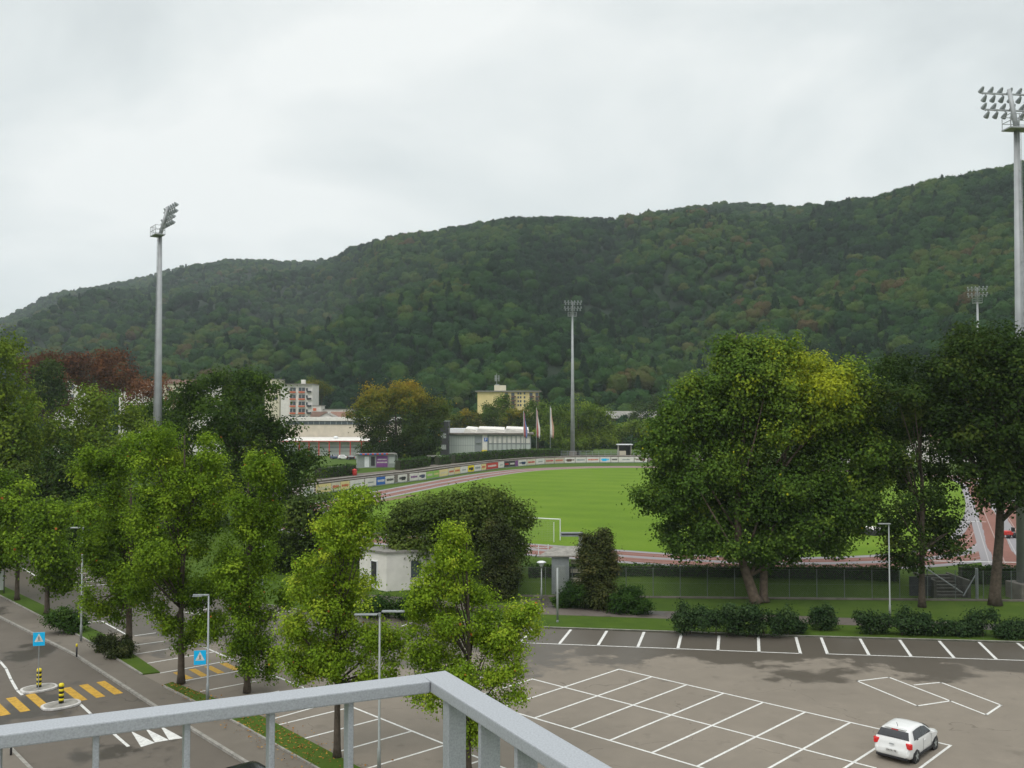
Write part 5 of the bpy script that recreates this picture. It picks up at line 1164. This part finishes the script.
# small white house by the car park
def white_house():
    Y = 85.4; cx = V(386.5, 560, Y).x
    H = 3.45; r = thing('small_house', 'small white flat roofed service house with a dark door beside the car park', 'building', (cx, Y, .08), R(0))
    # corner towards the viewer
    dl, dr_ = Vector((-.72, .69, 0)).normalized(), Vector((.94, .34, 0)).normalized(); l1, l2 = 4.0, 4.6
    A = Vector((0, 0, 0)); poly = [A, dr_ * l2, dr_ * l2 + dl * l1, dl * l1]
    MB().prism(poly, 0, H).build('wall', M['white'], r); c_ = (dr_ * l2 + dl * l1) / 2
    MB().prism([c_ + (p - c_) * 1.09 for p in poly], H, H + .16).build('roof', M['roofg'], r)
    nl = Vector((dl.y, -dl.x, 0)); nl = nl if nl.y < 0 else -nl; m = dl * 1.75 + nl * .02
    d_ = MB().box((m.x, m.y, 1.55), (.85, .06, 2.0), math.atan2(dl.y, dl.x)).build('door', M['dm'], r)
    f = MB()
    for s in (-.47, .47): q = m + dl * s + nl * .02; f.box((q.x, q.y, 1.55), (.09, .1, 2.1), math.atan2(dl.y, dl.x))
    q = m + nl * .02; f.box((q.x, q.y, 2.6), (1.03, .1, .09), math.atan2(dl.y, dl.x)); f.build('door_frame', M['whitem'], d_)
    nr = Vector((dr_.y, -dr_.x, 0)); nr = nr if nr.y < 0 else -nr; m = dr_ * 2.75 + nr * .02
    w_ = MB().box((m.x, m.y, 1.9), (.95, .06, 1.5), math.atan2(dr_.y, dr_.x)).build('window', M['wg'], r)
    MB().box((m.x + nr.x * .04, m.y + nr.y * .04, 1.12), (1.1, .14, .08), math.atan2(dr_.y, dr_.x)).build('sill', M['kerb'], w_)
white_house()
# white block with orange balconies
def apartment_white():
    Y = 420; r, w, H = house('apartment_block', 'white apartment block with orange balcony panels and grey windows', 281, 312.5, 384.5, Y, 14, 'white'); s = Y / FPX
    X = lambda px: (px - (281 + 312.5) / 2) * s; Z = lambda py: V(300, py, Y).z
    for k in range(5):
        y0 = 387.5 + 7.05 * k
        for a, b in ((290.2, 295.8), (298.8, 305)):
            wn = MB().box(((X(a) + X(b)) / 2, -.06, (Z(y0) + Z(y0 + 3.6)) / 2), (X(b) - X(a), .16, Z(y0) - Z(y0 + 3.6))).build('window', M['wg'], r)
            MB().box(((X(a) + X(b)) / 2, -.16, (Z(y0) + Z(y0 + 3.6)) / 2), (.12, .06, Z(y0) - Z(y0 + 3.6))).build('mullion', M['whitem'], wn)
            MB().box(((X(a) + X(b)) / 2, -.45, (Z(y0 + 4.0) + Z(y0 + 5.3)) / 2), (X(b) - X(a), .9, Z(y0 + 4.0) - Z(y0 + 5.3))).build('balcony', M['orange'], r)
        MB().box((X(309.3), -.5, Z(y0 + 4.2)), (2.0, 1.1, .75)).build('balcony', M['dm'], r); MB().box((X(307), -.05, Z(y0 + 2)), (.8, .14, 1.2)).build('window', M['wg'], r)
    MB().box((X(297), 6, H + .15), (w + .4, 14.4, .3)).build('roof', M['kerb'], r); MB().box((X(301), 5, H + 1.2), (1.7, 2, 2.2)).build('chimney', M['white'], r)
apartment_white()
r, w, H = house('apartment_block', 'pale stair tower standing left behind the white apartment block', 265, 279.5, 379.5, 440, 10, 'cream'); MB().box((0, 5, H + .15), (w + .5, 10.5, .3)).build('roof', M['kerb'], r)
for k in range(3): MB().box((1 + .2 * k, -.05, H - 2.5 - 3.2 * k), (2.0, .14, 1.3)).build('window', M['wg'], r)
def hall():
    Y = 345; r, w, H = house('factory_hall', 'long low factory hall with a dark ribbon of windows and a red framed front canopy', 286, 392, 420.8, Y, 30, 'beige'); s = Y / FPX; Z = lambda py: V(330, py, Y).z
    X = lambda px: (px - 339) * s
    MB().box((0, 14.8, H + (Z(417.2) - Z(420.8)) / 2), (w + .6, 30.6, Z(417.2) - Z(420.8))).build('roof_band', M['white'], r)
    rb = MB().box((0, -.08, (Z(421.2) + Z(424.6)) / 2), (w - .4, .2, Z(421.2) - Z(424.6))).build('ribbon_window', M['wg'], r); m = MB()
    for k in range(20): m.box((-w / 2 + w * k / 19, -.2, (Z(421.2) + Z(424.6)) / 2), (.14, .08, Z(421.2) - Z(424.6)))
    m.build('mullions', M['pale'], rb)
    YC = 10; 
    cz = Z(438.5); MB().add([(-w / 2, -YC, cz - .5), (w / 2, -YC, cz - .5), (w / 2, -.2, cz + .6), (-w / 2, -.2, cz + .6), (-w / 2, -YC, cz - .8), (w / 2, -YC, cz - .8), (w / 2, -.2, cz + .3), (-w / 2, -.2, cz + .3)], [(0, 1, 2, 3), (7, 6, 5, 4), (0, 4, 5, 1), (1, 5, 6, 2), (3, 7, 4, 0)]).build('canopy_roof', M['white'], r)
    MB().box((0, -YC - .06, cz - .75), (w, .12, .2)).build('canopy_edge', M['red'], r)
    for px in (290, 305.5, 315, 324.6, 334.6, 344.9, 355, 366, 377, 388): MB().box((X(px), -YC + .2, (cz - .8) / 2), (.34, .34, cz - .8)).build('column', M['red'], r)
    gl = MB().box((0, -YC + 2.2, (cz - .9) / 2), (w - 1, .2, cz - .9)).build('glazing', M['pg'], r); t = MB()
    for py in (444, 447.2, 451): t.box((0, -YC + 2.0, V(330, py, Y - 8).z), (w - 1, .12, .5 if py == 447.2 else .18))
    t.build('glazing_bars', M['gm'], gl)
    MB().lathe([(1.0, 0), (.9, .6), (.3, .9)], 12, (X(338), -4, cz + .1)).build('roof_dome', M['whitem'], r, True)
hall()
def yellow_block():
    Y = 430; r, w, H = house('apartment_block', 'pale yellow apartment block with balconies and a rooftop antenna', 477.5, 539, 391.8, Y, 14, 'yellow'); s = Y / FPX; X = lambda px: (px - 508.2) * s; Z = lambda py: V(500, py, Y).z
    MB().box((0, 7, H + .25), (w + 2.2, 16, .5)).build('roof', M['roofg'], r)
    for f in range(4):
        zz = Z(394.3 + f * 3.9)
        for px in (506.5, 512.8, 531, 537.0):
            MB().box((X(px), -.05, zz), (1.5, .14, 1.5)).build('window', M['wg'], r)
            if px != 521: MB().box((X(px) + .4, -.6, zz - 1.1), (2.0, 1.3, .7)).build('balcony', M['brown'], r)
        for px in (518.2, 520.6, 524.5): MB().box((X(px), -.05, zz + .4), (.75, .14, 1.0)).build('window', M['wg'], r)
    MB().box((X(500), 5, H + 1.6), (5.4, 5, 3.0)).build('roof_house', M['cream'], r); MB().box((X(497), 4.6, H + 3.3), (1.9, 2, .5)).build('antenna_base', M['pale'], r)
    a = MB().tube([(X(496.5), 4.6, H + 3), (X(496.5), 4.6, H + 8.6)], .12, 6)
    for x in (-.6, .1, 1.1): a.box((X(496.3) + x, 4.3, H + 6.4), (.38, .3, 2.8))
    a.box((X(496.6), 4.5, H + 6.2), (2.0, .15, .15)); a.build('antenna', M['pale'], r)
yellow_block()
def pavilion():
    Y = 305; z0 = FIELD; s = Y / FPX; Z = lambda py: V(490, py, Y).z
    r = thing('glass_pavilion', 'low pavilion with pale glazed facade and white folded roof behind the hedge', 'building', ((490 - 512) * s, Y, z0), R(0)); X = lambda px: (px - 490) * s
    H = Z(434.5) - z0
    MB().box(((X(448.5) + X(531)) / 2, 9.3, H / 2), (X(531) - X(448.5), 18, H)).build('wall', M['gm'], r)
    MB().box(((X(447) + X(534)) / 2, 9, H + .2), (X(534) - X(447), 19.5, .45)).build('roof_edge', M['dconc'], r)
    rf = MB(); y0, y1 = .2, 17
    xs = [464, 466, 477.3, 479, 505, 507.3, 525, 528]; 
    MB().box((X(463), 12, H + 1.1), (X(478) - X(448), 8, 1.5)).build('roof_box', M['whitem'], r)
    for a, pk, b in ((463.5, 465.5, 476.5), (476, 478, 504.5), (504, 506.5, 529)):
        zt = H + 2.0; rf.add([(X(a), y0, H + .45), (X(pk), y0, zt), (X(b), y0, H + .5), (X(a), y1, H + .9), (X(pk), y1, zt + .5), (X(b), y1, zt + .2)], [(0, 1, 2), (3, 5, 4), (0, 3, 4, 1), (1, 4, 5, 2)])
        rf.add([(X(pk), y0 + .4, zt), (X(b), y0 + .4, zt - .5), (X(b), y0 + .4, H + .46), (X(pk), y0 + .4, H + .46)], [(0, 1, 2, 3)])
    rf.build('folded_roof', M['white'], r)
    k = 0
    for i in range(12):
        a = 449.5 + i * 2.3
        if a > 474: break
        for z0_, z1_, mt in ((.25, .92, 'pg'),):
            p_ = MB().box((X(a + 1.05), .22, H * .58), (2.0 * s, .12, H * .72)).build('glass_panel', M['pg'], r)
            MB().box((X(a + 1.05), .14, H * .57), (2.0 * s, .05, .1)).build('glazing_bar', M['gm'], p_)
    for i in range(9):
        a = 489.0 + i * 4.6
        MB().box((X(a + 2.1), .22, H * .80), (4.0 * s, .12, H * .28)).build('glass_panel', M['white'], r); MB().box((X(a + 2.1), .22, H * .50), (4.0 * s, .12, H * .22)).build('glass_panel', M['pg'], r); MB().box((X(a + 2.1), .22, H * .24), (4.0 * s, .12, H * .20)).build('window', M['wg'], r)
    MB().box((X(485), .1, H * .5), (5.2 * s, .4, H * .98)).build('entrance_panel', M['white'], r)
    sg = MB().box((X(485.8), -.16, Z(439.6) - z0), (1.1, .08, 1.2)).build('blue_sign', M['blue'], r); q = MB().box((X(485.8) - .14, -.22, Z(439.6) - z0), (.16, .04, .8)).box((X(485.8) + .1, -.22, Z(439.6) - z0 + .22), (.34, .04, .35)); q.build('sign_letter', M['white'], sg)
    MB().box((X(484.5), -.14, Z(450.8) - z0), (1.7, .06, .55)).build('yellow_panel', M['yel'], r); MB().box((X(478.5), .0, Z(442.5) - z0), (1.7, .3, .4)).build('vent', M['gm'], r)
    MB().box((X(506), .0, H * .22), (2.4, .3, H * .36)).build('entrance_door', M['carb'], r)
    for i in range(9): MB().box((X(487.5 + i * 4.7), -.05, H * .5), (.16, .2, H)).build('column', M['pale'], r)
pavilion()
r, w, H = house('office_tower', 'narrow dark grey clad building with pale window bands left of the pavilion', 440.5, 448.3, 421.5, 300, 8, 'dm', FIELD)
for k in range(3): MB().box((-.3, -.05, H - 4.6 - 3.6 * k), (1.7, .14, 1.5)).build('window', M['pale'], r)
MB().box((0, 4, H + .1), (w + .2, 8.2, .2)).build('roof', M['gm'], r)
r, w, H = house('factory_shed', 'brown boarded shed with a long grey roof at the foot of the hill', 606, 662, 418, 425, 16, 'brown'); 
MB().add([(-w / 2 - .5, -.8, H - .1), (w / 2 + .5, -.8, H - .1), (w / 2 + .5, 9, H + 3.2), (-w / 2 - .5, 9, H + 3.2), (-w / 2 - .5, -.8, H - .4), (w / 2 + .5, -.8, H - .4), (w / 2 + .5, 9, H + 2.9), (-w / 2 - .5, 9, H + 2.9)], [(0, 1, 2, 3), (7, 6, 5, 4), (0, 4, 5, 1), (1, 5, 6, 2), (3, 7, 4, 0)]).build('roof', M['roofg'], r); MB().box((w * .1, 4, H + 2.6), (.7, .7, 2.2)).build('chimney', M['pale'], r)
def gable(label, px0, px1, ye, yr, Y, wall, roof, depth=9, front=False, name='house', group='distant houses at the foot of the hill'):
    r, w, H = house(name, label, px0, px1, ye, Y, depth, wall, 0, 0, group); rh = V(px0, yr, Y).z - V(px0, ye, Y).z; e = .5
    if front:   # gable end faces the viewer
        MB().add([(-w / 2, -.01, H), (w / 2, -.01, H), (0, -.01, H + rh * .92), (-w / 2, depth, H), (w / 2, depth, H), (0, depth, H + rh * .92)], [(0, 1, 2), (3, 5, 4)]).build('gable', M[wall], r)
        MB().add([(-w / 2 - e, -e, H - .2), (0, -e, H + rh), (w / 2 + e, -e, H - .2), (-w / 2 - e, depth + e, H - .2), (0, depth + e, H + rh), (w / 2 + e, depth + e, H - .2)], [(0, 1, 4, 3), (1, 2, 5, 4)]).build('roof', M[roof], r)
    else:
        MB().add([(-w / 2 - e, -e, H - .15), (w / 2 + e, -e, H - .15), (w / 2 + e, depth / 2, H + rh), (-w / 2 - e, depth / 2, H + rh), (w / 2 + e, depth + e, H - .15), (-w / 2 - e, depth + e, H - .15)], [(0, 1, 2, 3), (3, 2, 4, 5), (1, 4, 2), (0, 3, 5)]).build('roof', M[roof], r)
    n = max(2, int(w / 3))
    for k in range(n): 
        wn = MB().box((-w / 2 + w * (k + .5) / n, -.05, H - 2.0), (1.1, .14, 1.3)).build('window', M['wg'], r); MB().box((-w / 2 + w * (k + .5) / n, -.1, H - 2.75), (1.4, .2, .12)).build('sill', M['kerb'], wn)
    return r
gable('pale house with a white gable in front of the white apartment block', 318, 335, 417.5, 412.8, 380, 'white', 'kerb', 9, True)
gable('low house with a weathered red tiled roof at the right of the hall', 330, 352, 416.5, 411.5, 392, 'cream', 'rooft')
gable('dark roofed house squeezed beside the white apartment block', 311, 324, 416.5, 411.5, 396, 'beige', 'brown')
r, w, H = house('house', 'small flat roofed white house with a red patch right of the white apartment block', 312.6, 321, 405.8, 408, 8, 'white', 0, 0, 'distant houses at the foot of the hill'); MB().box((0, 4, H + .1), (w + .8, 8.6, .25)).build('roof', M['kerb'], r); MB().box((-w * .25, -.05, H - 1.6), (1.4, .14, 1.2)).build('awning', M['orange'], r)
r, w, H = house('house', 'long low white wall building behind the red tiled roof', 321, 352, 409.5, 412, 8, 'white', 0, 0, 'distant houses at the foot of the hill'); MB().box((0, 4, H + .1), (w + .8, 8.6, .25)).build('roof', M['kerb'], r)
gable('cream house with a brown hipped roof right of the left mast', 164, 191, 383.5, 379, 345, 'cream', 'brown')
gable('white house with a flat brown roof behind the red tree, left of the mast', 119, 156, 384, 380.5, 352, 'white', 'brown')
r, w, H = house('apartment_block', 'tall white house wall seen through the bare red tree at the far left', 49, 78, 380.5, 330, 10, 'white'); MB().box((0, 5, H + .1), (w + .5, 10.5, .3)).build('roof', M['kerb'], r)
for k in range(8): MB().box((-w * .3 + (k % 4) * w * .2, -.05, H - 2.2 - 3.4 * (k // 4)), (1.3, .14, 1.4)).build('window', M['wg'], r)
r, w, H = house('house', 'small white building with balconies right of the cream hipped house', 191, 215, 385.5, 340, 8, 'white', 0, 0, 'distant houses at the foot of the hill'); MB().box((0, 4, H + .1), (w + .6, 8.6, .25)).build('roof', M['gm'], r)
for k in range(3): MB().box((-w * .3 + k * w * .3, -.05, H - 1.8), (1.5, .14, 1.3)).build('window', M['wg'], r)
RGp = 'pale houses glimpsed through the dark trees on the right'
gable('white house with a grey roof glimpsed left of the straight dark trunk', 852, 876, 446, 441.5, 300, 'white', 'roofg', group=RGp)
gable('wide white house glimpsed behind the straight dark trunk', 896, 930, 433, 427, 310, 'white', 'roofg', group=RGp)
gable('cream house glimpsed between the two dark trunks', 936, 968, 440, 434, 305, 'cream', 'rooft', group=RGp)
r, w, H = house('wall', 'low pale wall behind the far end of the track on the right', 840, 1040, 452, 285, .4, 'white', FIELD)
MB().box((0, .2, H + .05), (w + .1, .55, .1)).build('coping', M['kerb'], r)
r['category'] = 'wall'
# scattered leaves on the verge near the railing
rg = np.random.default_rng(9); C = []
while len(C) < 900:
    i = rg.integers(0, len(v2) - 1); t = rg.random(); a = v2[i].lerp(v2[i + 1], t); b = i2[i].lerp(i2[i + 1], t); q = a.lerp(b, float(np.clip(rg.normal(.5, .5), -.6, 2.2)))
    if q.y < 60 and q.y > 30: C.append((q.x, q.y, .085))
C = np.array(C); o = leaf_mesh('fallen_leaves', C, np.array((0, 0, 1.)) + rg.normal(0, .25, (len(C), 3)), rg.uniform(.07, .14, len(C)), rg.random(len(C)), L['litter']); struct(o, 'stuff')
